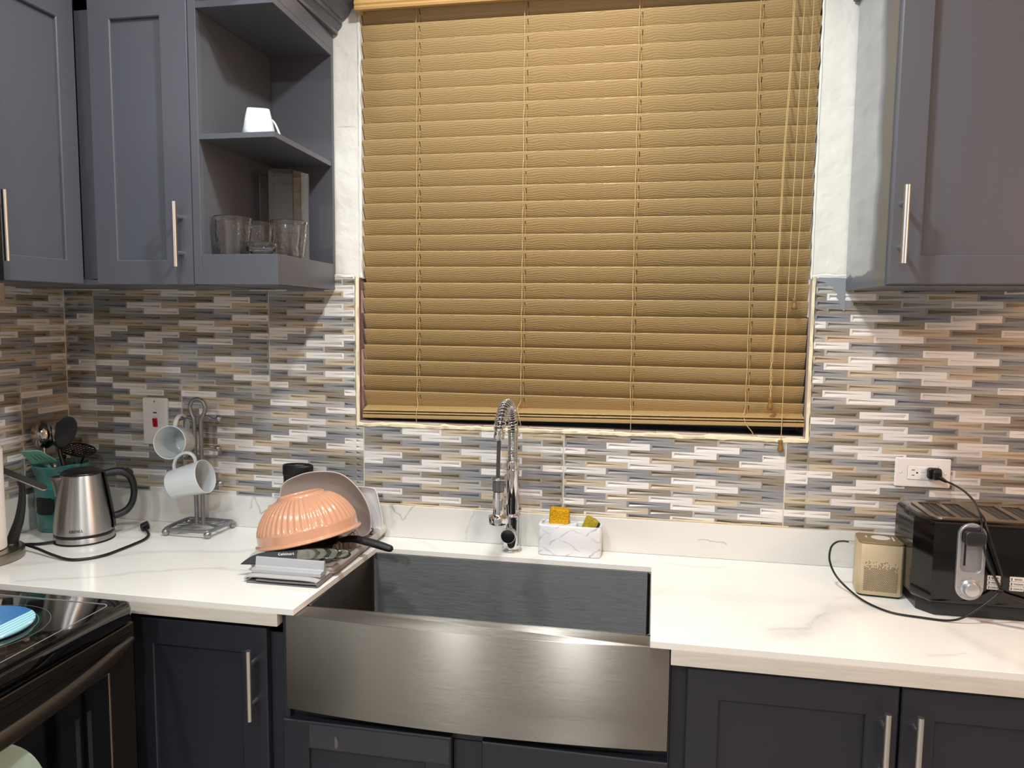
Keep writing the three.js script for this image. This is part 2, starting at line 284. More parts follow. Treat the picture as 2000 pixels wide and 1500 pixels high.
// tiled reveal of the opening: on the left a dark red raw edge, pale return, brown print
{
  const jam = (name, a, b, y0, y1, cols = [0xb59a92, 0xd9c2b4, 0x8d7a74, 0xcdb7ab, 0x97867d], raw = 0x6d4038) => {
    const t = new THREE.Group(); t.name = name; t.userData = { kind: 'structure' }; scene.add(t);
    const R = rng(31);
    let y = y0; let i = 0; while (y < y1 - 0.01) { const h = Math.min(y1 - y, 0.06 + 0.05 * R()); mesh('reveal_tile', box(Math.min(a, b), Math.max(a, b), y, y + h - 0.0006, -0.1, -0.006, 0.0004), std(cols[i++ % 5], 0.4), t); y += h; }
    mesh('raw_edge', box(Math.min(a, b), Math.max(a, b) + 0.0004, y0, y1, -0.006, -0.0035, 0), std(raw, 0.7), t);
  };
  jam('trim_10', WX[0], WX[0] + 0.004, WY[0] + 0.004, 1.6); jam('trim_11', WX[1] - 0.004, WX[1], WY[0] + 0.004, 1.6, [0x3f4144, 0x35373a, 0x45474a], 0xa58c80);  // right reveal: the shade on that side is put into the tile colour
  const sill = new THREE.Group(); sill.name = 'trim_12'; sill.userData = { kind: 'structure' }; scene.add(sill);
  const R = rng(37), cols = [0xd9c9bb, 0xe6ddd0, 0xb9a79e, 0xd2c0b6]; let x = WX[0], i = 0;
  while (x < WX[1] - 0.01) { const w = Math.min(WX[1] - x, 0.10 + 0.03 * R()); mesh('reveal_tile', box(x, x + w - 0.0006, WY[0], WY[0] + 0.004, -0.025, -0.003, 0.0004), std(cols[i++ % 4], 0.4), sill); x += w; }
}

// ---------------------------------------------------------------- window
{
  const w = new THREE.Group(); w.name = 'window_1'; w.userData = { kind: 'structure' }; scene.add(w);
  const s = poly([[WX[0], WY[0]], [WX[1], WY[0]], [WX[1], WY[1]], [WX[0], WY[1]]]); const mid = (WX[0] + WX[1]) / 2;
  s.holes.push(poly([[WX[0] + 0.045, WY[0] + 0.045], [WX[0] + 0.045, WY[1] - 0.045], [mid - 0.02, WY[1] - 0.045], [mid - 0.02, WY[0] + 0.045]], THREE.Path));
  s.holes.push(poly([[mid + 0.02, WY[0] + 0.045], [mid + 0.02, WY[1] - 0.045], [WX[1] - 0.045, WY[1] - 0.045], [WX[1] - 0.045, WY[0] + 0.045]], THREE.Path));
  mesh('window_frame', ext(s, 0.05, 0.002).translate(0, 0, -0.16), M.frameDark, w);
  mesh('sill_track', [box(WX[0], WX[1], WY[0] + 0.001, WY[0] + 0.006, -0.11, -0.026, 0.001), box(WX[0], WX[1], WY[0] + 0.006, WY[0] + 0.012, -0.09, -0.085, 0.001)], M.frameDark, w);
  mesh('pane', box(WX[0] + 0.04, mid - 0.015, WY[0] + 0.04, WY[1] - 0.04, -0.137, -0.133, 0), M.pane, w);
  mesh('pane', box(mid + 0.015, WX[1] - 0.04, WY[0] + 0.04, WY[1] - 0.04, -0.137, -0.133, 0), M.pane, w);
}

// ---------------------------------------------------------------- blind
{
  const t = thing('window_blind', 'tan wood-grain slatted blind filling the window above the sink', 'blind');
  const grain = dataTex(1024, 128, (u, v) => { const y = v * 7 + 1.6 * fbm(u * 5, v * 2, 61, 3), r = Math.sin((y + 0.9 * fbm(u * 14, v * 3, 63, 3)) * 14); return G(128 + 70 * r + 60 * (vnoise(u * 160, v * 22, 64) - 0.5)); }, false);
  grain.repeat.set(2.6, 12);
  const slatM = std(0xaa8f60, 0.36, 0, { bumpMap: grain, bumpScale: 0.0006 }), railM = std(0xaa8f60, 0.4);
  const L0 = 0.925, L1 = 2.066, N = 26;
  const prof = []; { const w = 0.0505, h = 0.0017, n = 6, c = (s) => 0.0014 * (1 - 4 * s * s); for (let i = 0; i <= n; i++) { const s = i / n - 0.5; prof.push([s * (w - 2 * h), c(s) + h]); } for (let k = 1; k < 6; k++) { const a = Math.PI * (0.5 - k / 6); prof.push([w / 2 - h + h * Math.cos(a), h * Math.sin(a)]); } for (let i = n; i >= 0; i--) { const s = i / n - 0.5; prof.push([s * (w - 2 * h), c(s) - h]); } for (let k = 1; k < 6; k++) { const a = Math.PI * (1.5 - k / 6); prof.push([-w / 2 + h + h * Math.cos(a), h * Math.sin(a)]); } }
  const A = 62 * Math.PI / 180;                                // tilt: the top edge leans into the room
  // local profile (s along width, n normal): s -> up and forward
  const rot = prof.map(([s, n]) => [s * Math.sin(A) - n * Math.cos(A), s * Math.cos(A) + n * Math.sin(A)]);
  const sg = prism(rot, L0, L1, 0.5), slot = box(-0.0011, 0.0011, -0.0065, 0.0065, -0.0006, 0.0006, 0), slotM = std(0x4a3a22, 0.9);
  const CX = [1.0746, 1.3591, 1.6441, 1.9285], ys = [], R = rng(3);
  for (let k = 0; k < N; k++) {
    const y = 1.2989 - 0.0223 + 0.0417 * k; ys.push(y);
    const m = mesh('slat', sg, slatM, t); m.position.set((R() - 0.5) * 0.0016, y + (R() - 0.5) * 0.0008, -0.0205); m.rotation.z = -0.0012 + (R() - 0.5) * 0.0006;
    for (const cx of CX) { const h = mesh('cord_slot', slot, slotM, m); h.position.set(cx + 0.0075, 0.0085, 0.0076); h.rotation.x = Math.PI / 2 - A; }
  }
  // two lowest slats lying flat on the bottom rail
  const flat = prism(prof.map(([s, n]) => [n, s]), L0, L1, 0.5);
  const stack = (m, x, y, z) => { m.position.set(x, y, z); m.rotation.z = 0.0146; return m; };                   // the stack hangs a little higher at the right
  stack(mesh('slat', flat.clone().translate(-L0, 0, 0).rotateX(0.25), slatM, t), L0, 1.2502, -0.0215); stack(mesh('slat', flat.clone().translate(-L0, 0, 0).rotateX(0.05), slatM, t), L0, 1.2386, -0.0195);
  stack(mesh('bottom_rail', prism([[0, -0.045], [0.0105, -0.045], [0.0105, 0.003], [0.0088, 0.0052], [0.0022, 0.0052], [0, 0.002]], -0.001, L1 - L0 + 0.001, 0.5), railM, t), L0, 1.2226, 0);
  mesh('headrail', box(L0, L1, 2.325, 2.36, -0.05, -0.006, 0.002), railM, t);
  const val = [[2.281, 0.022], [2.281, 0.034], [2.286, 0.037], [2.291, 0.035], [2.295, 0.0385], [2.300, 0.0385], [2.304, 0.036], [2.36, 0.036], [2.36, 0.022]];
  mesh('valance', [prism(val, 0.9225, 2.086, 0.4), box(0.9225, 0.932, 2.281, 2.36, -0.003, 0.024, 0.001), box(2.077, 2.086, 2.281, 2.36, -0.003, 0.024, 0.001)], std(0xc9a267, 0.4), t);
  CX.forEach((cx, c) => {                                      // ladders: a front cord tied to every slat, a slack end at the rail
    const pts = [[cx, 2.33, -0.006]]; for (let k = N - 1; k >= 0; k--) { pts.push([cx + 0.0006 * Math.sin(k * 2.1 + c), ys[k] + 0.0228, -0.0066]); pts.push([cx + 0.0006 * Math.sin(k * 2.1 + c), ys[k] + 0.004, -0.0108]); }
    const kink = [0.004, -0.008, 0.003, -0.004][c];
    pts.push([cx + kink, 1.262, -0.003], [cx + kink * 0.4 + 0.002, 1.243, 0.0075], [cx + (c === 3 ? 0.018 : 0.003), 1.222, 0.0072], [cx + (c === 3 ? 0.017 : 0.003), 1.214, 0.004]);
    mesh('ladder_cord', tube(pts, 0.00095, 160, 5, false, 0.2), M.cordTan, t);
    const p2 = [[cx + 0.0065, 2.33, -0.0085]]; for (let k = N - 1; k >= 0; k--) p2.push([cx + 0.0065 + 0.0006 * Math.cos(k * 1.7 + c), ys[k] - 0.002, -0.0125]);
    p2.push([cx + 0.007, 1.2565, -0.02]);
    mesh('ladder_cord', tube(p2, 0.0005, 140, 4, false, 0.2), M.cordTan, t);
    for (let k = 0; k < N; k++) mesh('ladder_rung', tube([[cx - 0.004, ys[k] - 0.018, -0.0255], [cx, ys[k] + 0.0229, -0.0072], [cx + 0.008, ys[k] - 0.016, -0.0245]], 0.0004, 8, 4, false, 0), std(0x8a6d3e, 0.8), t);
  });
  // pull cords with wooden tassels
  const tassel = lathe([[0, 0], [0.0055, 0.0005], [0.0072, 0.004], [0.007, 0.009], [0.0048, 0.015], [0.0043, 0.019], [0.0056, 0.023], [0.0058, 0.027], [0.004, 0.0285], [0, 0.029]], 20);
  const zc = 0.009;
  const cordA = (dx, w) => [[2.0015 + dx, 2.33, zc], [1.9995 + dx, 2.1, zc], [1.993 + dx, 1.9, zc], [1.9905 + dx, 1.7, zc], [1.9875 + dx, 1.5, zc], [1.985 + dx, 1.42, zc], [1.984 - w, 1.40, zc], [1.983 + w, 1.38, zc], [1.984 - w, 1.358, zc + 0.001], [1.984 + w, 1.338, zc], [1.9845 - w * 0.5, 1.322, zc], [1.9845, 1.309, zc]];
  mesh('pull_cord', [tube(cordA(-0.0013, 0.0022), 0.0009, 120, 5), tube(cordA(0.0013, -0.0022), 0.0009, 120, 5)], M.cordTan, t);
  mesh('pull_cord', tube([[2.0255, 2.33, zc], [2.019, 1.9, zc], [2.0145, 1.5, zc], [2.0135, 1.205, zc]], 0.0009, 40, 5), M.cordTan, t);
  mesh('pull_cord', tube([[2.046, 2.33, zc], [2.0395, 1.9, zc], [2.031, 1.553, zc]], 0.0009, 30, 5), M.cordTan, t);
  for (const [x, y, s, r] of [[1.9845, 1.281, 1, 0], [2.031, 1.526, 1, 0], [2.0135, 1.178, 1, 0.05]]) { const m = mesh('tassel', tassel, M.wood, t); m.position.set(x, y, zc); m.rotation.z = r; }
}

// ---------------------------------------------------------------- cabinets
function shaker(parent, mat, x0, x1, y0, y1, z, pr, open) {      // a door in the plane z (its front), panel rectangle pr = [x0,x1,y0,y1]
  const s = poly([[x0, y0], [x1, y0], [x1, y1], [x0, y1]]); s.holes.push(poly([[pr[0], pr[2]], [pr[0], pr[3]], [pr[1], pr[3]], [pr[1], pr[2]]], THREE.Path));
  const d = mesh('door', ext(s, 0.02, 0.0022, 1).translate(0, 0, z - 0.02), mat, parent);
  mesh('door_panel', box(pr[0] - 0.004, pr[1] + 0.004, pr[2] - 0.004, pr[3] + 0.004, z - 0.017, z - 0.0095, 0), mat, d);
  return d;
}
function handle(door, x, y0, y1, z, len = 0.029) {
  mesh('handle', [cyl([x, y0, z + len], [x, y1, z + len], 0.006, 0.006, 18), cyl([x, y0 + 0.032, z - 0.002], [x, y0 + 0.032, z + len], 0.0048, 0.0048, 14), cyl([x, y1 - 0.032, z - 0.002], [x, y1 - 0.032, z + len], 0.0048, 0.0048, 14)], M.nickel, door);
}
const G_UP = 'grey wall cabinets';
{ // back run, one door
  const t = thing('wall_cabinet', 'narrow grey wall cabinet with one shaker door, beside the open shelves', 'cabinet', [0, 0, 0], 0, G_UP);
  mesh('carcass', [box(0.02, 0.6735, 1.5686, 1.586, 0.002, 0.33), box(0.655, 0.6735, 1.5686, 2.235, 0.002, 0.33), box(0.02, 0.6735, 2.215, 2.235, 0.002, 0.33), box(0.02, 0.6735, 1.5686, 2.235, 0.002, 0.012)], M.cab, t);
  mesh('face_frame', [box(0.3515, 0.406, 1.5686, 2.235, 0.31, 0.331), box(0.648, 0.6735, 1.5686, 2.235, 0.31, 0.333), box(0.372, 0.6735, 1.5686, 1.584, 0.31, 0.331), box(0.3515, 0.6735, 2.2, 2.24, 0.31, 0.331), box(0.351, 0.406, 1.5686, 1.58, 0.31, 0.340)], M.cab, t);
  const d = shaker(t, M.cab, 0.4014, 0.6547, 1.5684, 2.226, 0.35, [0.4595, 0.5846, 1.6255, 2.1687]);
  handle(d, 0.6285, 1.6085, 1.7540, 0.35);
}
{ // left run
  const t = thing('wall_cabinet', 'grey wall cabinet on the left wall above the paper towel, beside the black microwave', 'cabinet', [0, 0, 0], Math.PI / 2, G_UP);
  // built facing +z, then turned: local x = -z, local z = x
  mesh('carcass', [box(-0.613, -0.335, 1.5686, 1.586, 0.002, 0.348), box(-0.613, -0.595, 1.5686, 2.235, 0.002, 0.348), box(-0.613, -0.335, 2.215, 2.235, 0.002, 0.348), box(-0.613, -0.335, 1.5686, 2.235, 0.002, 0.012)], M.cab, t);
  mesh('face_frame', [box(-0.36, -0.332, 1.5686, 2.235, 0.33, 0.351), box(-0.613, -0.36, 1.5686, 1.584, 0.33, 0.349)], M.cab, t);
  const d = shaker(t, M.cab, -0.612, -0.3535, 1.5684, 2.226, 0.37, [-0.565, -0.406, 1.6235, 2.159]);
  handle(d, -0.5975, 1.6065, 1.7495, 0.37);
}
{ // open end shelves
  const t = thing('open_shelf_cabinet', 'grey open-ended shelf cabinet beside the window, holding glasses and one white mug', 'shelf cabinet');
  const xr = (z) => 0.848 + 0.048 * z, plan = (zf = 0.3522) => poly([[0.6776, -0.002], [xr(0), -0.002], [xr(zf), -zf], [0.6776, -zf]]);
  mesh('side_panel', box(0.6738, 0.6765, 1.57, 2.2345, 0.002, 0.3335, 0.0004), M.cabIn, t);
  mesh('face_stile', box(0.6575, 0.6772, 1.5696, 2.2352, 0.334, 0.352), M.cab, t);
  mesh('back_panel', box(0.6768, 0.8482, 1.5702, 2.2345, 0.0002, 0.014, 0.0006), M.cabIn, t);
  mesh('top_panel', [extY(plan(), 2.179, 2.194, 0.0008), extY(plan(), 2.194, 2.235, 0.0008)], M.cab, t);
  mesh('shelf', extY(poly([[0.6765, -0.014], [xr(0) - 0.002, -0.014], [xr(0.349) - 0.002, -0.35], [0.6765, -0.35]]), 1.8945, 1.9068, 0.0008), M.cab, t);
  mesh('bottom_panel', [extY(poly([[0.6765, -0.014], [xr(0) - 0.014, -0.014], [xr(0.33) - 0.014, -0.336], [0.6765, -0.336]]), 1.616, 1.63, 0), box(0.6774, xr(0.352) + 0.0, 1.5696, 1.638, 0.336, 0.352, 0.001), extY(poly([[xr(0) - 0.014, -0.0145], [xr(0), -0.0145], [xr(0.352), -0.336], [xr(0.352) - 0.014, -0.336]]), 1.5696, 1.638, 0.0008), extY(plan(0.335), 1.5696, 1.584, 0)], M.cab, t);
}
{ // crown
  const t = thing('crown_moulding', 'grey stepped crown moulding with dentil band on top of the open shelves', 'moulding');
  const pf = [[2.2352, 0], [2.2352, 0.014], [2.244, 0.014], [2.250, 0.020], [2.256, 0.026], [2.268, 0.026], [2.272, 0.034], [2.284, 0.046], [2.296, 0.052], [2.304, 0.066], [2.318, 0.072], [2.335, 0.074], [2.335, 0]];
  const run = (L) => prism(pf.map(([y, o]) => [y, o]), 0, L, 0.5);
  // right return: along z, growing towards +x
  const side = run(0.43).rotateY(-Math.PI / 2).scale(-1, 1, 1); flipWinding(side); side.translate(0.848, 0, 0.0);
  mesh('return_run', side, M.cab, t);
  mesh('front_run', run(0.56).translate(0.36, 0, 0.352), M.cab, t);
  const dent = []; for (let k = 0; k < 40; k++) dent.push(box(0.873, 0.8772, 2.2565, 2.2675, 0.006 + k * 0.0105, 0.006 + k * 0.0105 + 0.0062, 0));
  mesh('dentil_band', dent, M.cab, t);
}
{ // the same crown on the right cabinet, only its lowest edge in view
  const t = thing('crown_moulding', 'grey crown moulding on top of the right wall cabinet', 'moulding');
  const pf = [[2.2365, 0.0005], [2.2365, 0.014], [2.244, 0.014], [2.250, 0.020], [2.256, 0.026], [2.268, 0.026], [2.272, 0.034], [2.284, 0.046], [2.296, 0.052], [2.304, 0.066], [2.318, 0.072], [2.335, 0.074], [2.335, 0.0005]];
  mesh('return_run', prism(pf, 0.002, 0.40, 0.5).rotateY(-Math.PI / 2).translate(2.1463, 0, 0), M.cab, t); mesh('front_run', prism(pf, 2.073, 2.62, 0.5).translate(0, 0, 0.3345), M.cab, t);
}
function flipWinding(g) { const p = g.attributes.position, n = g.attributes.normal, u = g.attributes.uv; for (let i = 0; i < p.count; i += 3) for (const a of [p, n, u]) { const s = a.itemSize; for (let k = 0; k < s; k++) { const t = a.array[(i + 1) * s + k]; a.array[(i + 1) * s + k] = a.array[(i + 2) * s + k]; a.array[(i + 2) * s + k] = t; } } for (let i = 0; i < n.count; i++) n.setXYZ(i, n.getX(i), n.getY(i), n.getZ(i)); g.computeVertexNormals(); return g; }
{ // right wall cabinet; its side is smeared with wall paint
  const t = thing('wall_cabinet', 'grey wall cabinet right of the window, its side smeared with white paint', 'cabinet', [0, 0, 0], 0, G_UP);
  const X = 2.1465;
  mesh('carcass', [box(X + 0.0035, 2.62, 1.572, 1.59, 0.002, 0.312), box(X + 0.0035, 2.62, 2.3, 2.32, 0.002, 0.312), box(2.602, 2.62, 1.572, 2.32, 0.002, 0.312), box(X + 0.0035, 2.62, 1.572, 2.32, 0.002, 0.012)], M.cab, t);
  const smear = canvasTex(512, 1024, (c, w, h) => {              // u: from the wall to the front, v: up
    const img = c.createImageData(w, h);
    for (let j = 0; j < h; j++) for (let i = 0; i < w; i++) {
      const u = i / w, y = 1 - j / h, n = fbm(u * 6, y * 5, 81, 4), n2 = fbm(u * 3, y * 40, 83, 3);
      const edge = 0.80 + 0.10 * (fbm(y * 6, 3, 85, 3) - 0.5) * 2, low = 0.042 + 0.012 * (fbm(u * 9, 7, 87, 3) - 0.5) * 2;
      let k = Math.min(1, Math.max(0, (edge - u) / 0.16)) * Math.min(1, Math.max(0, (y - low) / 0.006));
      if (y < low && y > 0.012 + 0.02 * n && u > 0.2) k = 0.12 + 0.3 * Math.max(0, fbm(u * 30, y * 90, 88, 2) - 0.5);
      k *= 0.92 + 0.16 * (n - 0.5);
      const base = u > 0.8 ? [98, 95, 88] : [92, 96, 104], wh = [172 + 26 * (n2 - 0.5), 175 + 26 * (n2 - 0.5), 175 + 26 * (n2 - 0.5)];
      const o = 4 * (j * w + i); for (let q = 0; q < 3; q++) img.data[o + q] = base[q] + (wh[q] - base[q]) * k; img.data[o + 3] = 255;
    }
    c.putImageData(img, 0, 0);
  });
  const sg = new THREE.BoxGeometry(0.0035, 0.748, 0.31).translate(X + 0.00175, 1.572 + 0.374, 0.157); { const p = sg.attributes.position, uv = sg.attributes.uv; for (let i = 0; i < p.count; i++) uv.setXY(i, (p.getZ(i) - 0.002) / 0.31, (p.getY(i) - 1.572) / 0.748); }
  mesh('side_panel', sg, std(0xffffff, 0.42, 0, { map: smear }), t);
  mesh('face_stile', box(X + 0.0005, X + 0.04, 1.572, 2.32, 0.3125, 0.3145, 0.0004), M.cab, t); mesh('face_stile', box(2.58, 2.62, 1.572, 2.32, 0.3125, 0.3145, 0.0004), M.cab, t);
  const d = shaker(t, M.cab, 2.1485, 2.615, 1.5745, 2.31, 0.334, [2.2055, 2.558, 1.6305, 2.253]);
  handle(d, 2.1645, 1.613, 1.7605, 0.334);
}
{ // base cabinets
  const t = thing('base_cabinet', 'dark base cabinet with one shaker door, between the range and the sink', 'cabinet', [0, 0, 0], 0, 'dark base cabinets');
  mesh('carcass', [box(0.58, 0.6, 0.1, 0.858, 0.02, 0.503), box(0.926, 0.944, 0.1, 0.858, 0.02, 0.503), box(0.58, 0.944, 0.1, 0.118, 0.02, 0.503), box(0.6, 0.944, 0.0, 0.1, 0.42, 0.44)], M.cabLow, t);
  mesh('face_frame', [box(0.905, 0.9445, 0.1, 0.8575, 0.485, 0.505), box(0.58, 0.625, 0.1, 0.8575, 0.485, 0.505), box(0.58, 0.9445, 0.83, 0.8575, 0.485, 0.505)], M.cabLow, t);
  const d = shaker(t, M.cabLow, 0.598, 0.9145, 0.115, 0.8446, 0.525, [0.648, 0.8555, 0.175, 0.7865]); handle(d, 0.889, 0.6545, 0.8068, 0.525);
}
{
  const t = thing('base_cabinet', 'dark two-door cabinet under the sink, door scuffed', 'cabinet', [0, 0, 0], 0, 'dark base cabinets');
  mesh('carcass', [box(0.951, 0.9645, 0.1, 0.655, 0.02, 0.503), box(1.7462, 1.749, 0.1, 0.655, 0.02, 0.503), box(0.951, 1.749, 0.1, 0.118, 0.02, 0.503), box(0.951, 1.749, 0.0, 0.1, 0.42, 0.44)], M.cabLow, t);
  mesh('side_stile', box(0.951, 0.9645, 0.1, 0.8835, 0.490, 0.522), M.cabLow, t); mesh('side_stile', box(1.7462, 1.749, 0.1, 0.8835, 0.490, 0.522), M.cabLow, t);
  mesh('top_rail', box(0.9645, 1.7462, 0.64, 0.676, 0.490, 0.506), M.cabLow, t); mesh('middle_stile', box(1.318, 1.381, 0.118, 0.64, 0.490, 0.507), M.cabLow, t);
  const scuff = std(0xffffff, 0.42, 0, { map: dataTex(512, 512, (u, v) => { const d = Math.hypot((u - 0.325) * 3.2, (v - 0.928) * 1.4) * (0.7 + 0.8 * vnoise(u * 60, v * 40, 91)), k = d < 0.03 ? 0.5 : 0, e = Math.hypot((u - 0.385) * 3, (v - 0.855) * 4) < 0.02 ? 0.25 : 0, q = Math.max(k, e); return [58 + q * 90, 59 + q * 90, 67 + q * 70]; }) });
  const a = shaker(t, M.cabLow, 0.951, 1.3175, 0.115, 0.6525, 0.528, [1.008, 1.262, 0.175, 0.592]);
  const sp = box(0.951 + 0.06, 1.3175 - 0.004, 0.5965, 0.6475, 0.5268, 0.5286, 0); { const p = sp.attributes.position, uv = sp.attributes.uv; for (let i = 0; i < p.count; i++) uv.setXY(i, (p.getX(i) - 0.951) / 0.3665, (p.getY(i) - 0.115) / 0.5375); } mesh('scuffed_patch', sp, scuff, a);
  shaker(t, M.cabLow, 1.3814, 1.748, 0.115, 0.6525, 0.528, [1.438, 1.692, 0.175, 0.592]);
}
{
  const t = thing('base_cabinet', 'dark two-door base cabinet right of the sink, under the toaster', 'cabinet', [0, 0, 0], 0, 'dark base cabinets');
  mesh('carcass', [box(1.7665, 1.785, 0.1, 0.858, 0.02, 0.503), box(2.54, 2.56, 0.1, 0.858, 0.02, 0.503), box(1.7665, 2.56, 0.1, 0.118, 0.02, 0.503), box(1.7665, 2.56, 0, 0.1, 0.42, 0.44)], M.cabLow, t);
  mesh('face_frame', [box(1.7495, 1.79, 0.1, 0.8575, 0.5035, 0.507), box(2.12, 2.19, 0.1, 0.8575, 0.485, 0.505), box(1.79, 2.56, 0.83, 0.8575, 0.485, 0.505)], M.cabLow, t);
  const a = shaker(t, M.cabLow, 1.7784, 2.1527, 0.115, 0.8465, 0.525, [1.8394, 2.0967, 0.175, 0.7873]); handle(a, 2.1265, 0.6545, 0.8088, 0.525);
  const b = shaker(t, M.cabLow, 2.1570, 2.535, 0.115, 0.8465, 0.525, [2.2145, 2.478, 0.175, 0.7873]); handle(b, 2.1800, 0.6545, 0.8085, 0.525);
}

// ---------------------------------------------------------------- worktop and upstand
{
  const t = thing('countertop', 'white marble-look worktop running along the back wall round the sink', 'countertop');
  const g = extY(poly([[0.0015, -0.002], [CW, -0.002], [CW, -0.543], [1.7085, -0.543], [1.7085, -0.1165], [1.0046, -0.1162], [0.9866, -0.543], [0.0015, -0.543]]), 0.8862, 0.9, 0.0007);
  { const p = g.attributes.position, n = g.attributes.normal, uv = g.attributes.uv; for (let i = 0; i < p.count; i++) uv.setXY(i, p.getX(i) / CW, p.getZ(i) / CD); }
  mesh('slab', g, M.marble, t);
  mesh('front_edge', box(0.10, 0.9498, 0.8595, 0.8862, 0.515, 0.5432, 0.0007), M.stoneEdge, t);
  mesh('front_edge', box(1.7474, CW, 0.8565, 0.8862, 0.515, 0.5432, 0.0007), M.stoneEdge, t);
}
{
  const up = (name, label, g) => { const m = mesh(name, g, M.upstand, scene); return tag(m, label, 'upstand', 'marble upstands'); };
  const g = box(0.016, CW, 0.9005, 0.988, 0.003, 0.02, 0.0008); { const p = g.attributes.position, uv = g.attributes.uv; for (let i = 0; i < p.count; i++) uv.setXY(i, p.getX(i) / CW, (p.getY(i) - 0.9) / 0.1); }
  up('marble_upstand', 'long white marble upstand along the back wall below the tiles', g);
  const h = box(0.003, 0.016, 0.9005, 1.0, 0.003, 0.6, 0.0008); { const p = h.attributes.position, uv = h.attributes.uv; for (let i = 0; i < p.count; i++) uv.setXY(i, (p.getZ(i) + 1.3) / CW, (p.getY(i) - 0.9) / 0.1); }
  up('marble_upstand', 'short white marble upstand on the left wall behind the teal crock', h);
}

// ---------------------------------------------------------------- sink and tap
{
  const t = thing('sink', 'brushed steel apron-front sink with a bowed front, set into the worktop', 'sink');
  const arc = []; for (let i = 0; i <= 24; i++) { const s = i / 24, x = 0.9658 + (1.7452 - 0.9658) * s; arc.push([x, -(0.536 + 0.021 * (1 - (2 * s - 1) ** 2))]); }
  const ap = toCreasedNormals(extY(poly([...arc.map((p) => p), [1.7452, -0.487], [0.9658, -0.487]].reverse()), 0.681, 0.8856, 0.0016, 2), 0.5);
  mesh('apron', ap, M.sink, t);
  const outer = rr(0.982, 1.716, -0.486, -0.1, 0.02); outer.holes.push(rr(0.9945, 1.7065, -0.4852, -0.1175, 0.012, THREE.Path));
  mesh('basin', toCreasedNormals(extY(outer, 0.655, 0.8856, 0.0006, 1, 8), 0.5), M.sinkIn, t);
  mesh('basin_floor', box(0.985, 1.714, 0.648, 0.656, -0.001 + 0.103, 0.485, 0.001), M.sinkIn, t);
  mesh('drain', lathe([[0, 0.6565], [0.03, 0.6565], [0.043, 0.6575], [0.045, 0.6605], [0.047, 0.6575], [0.047, 0.656]], 32).translate(1.35, 0, 0.3), M.chrome, t);
}
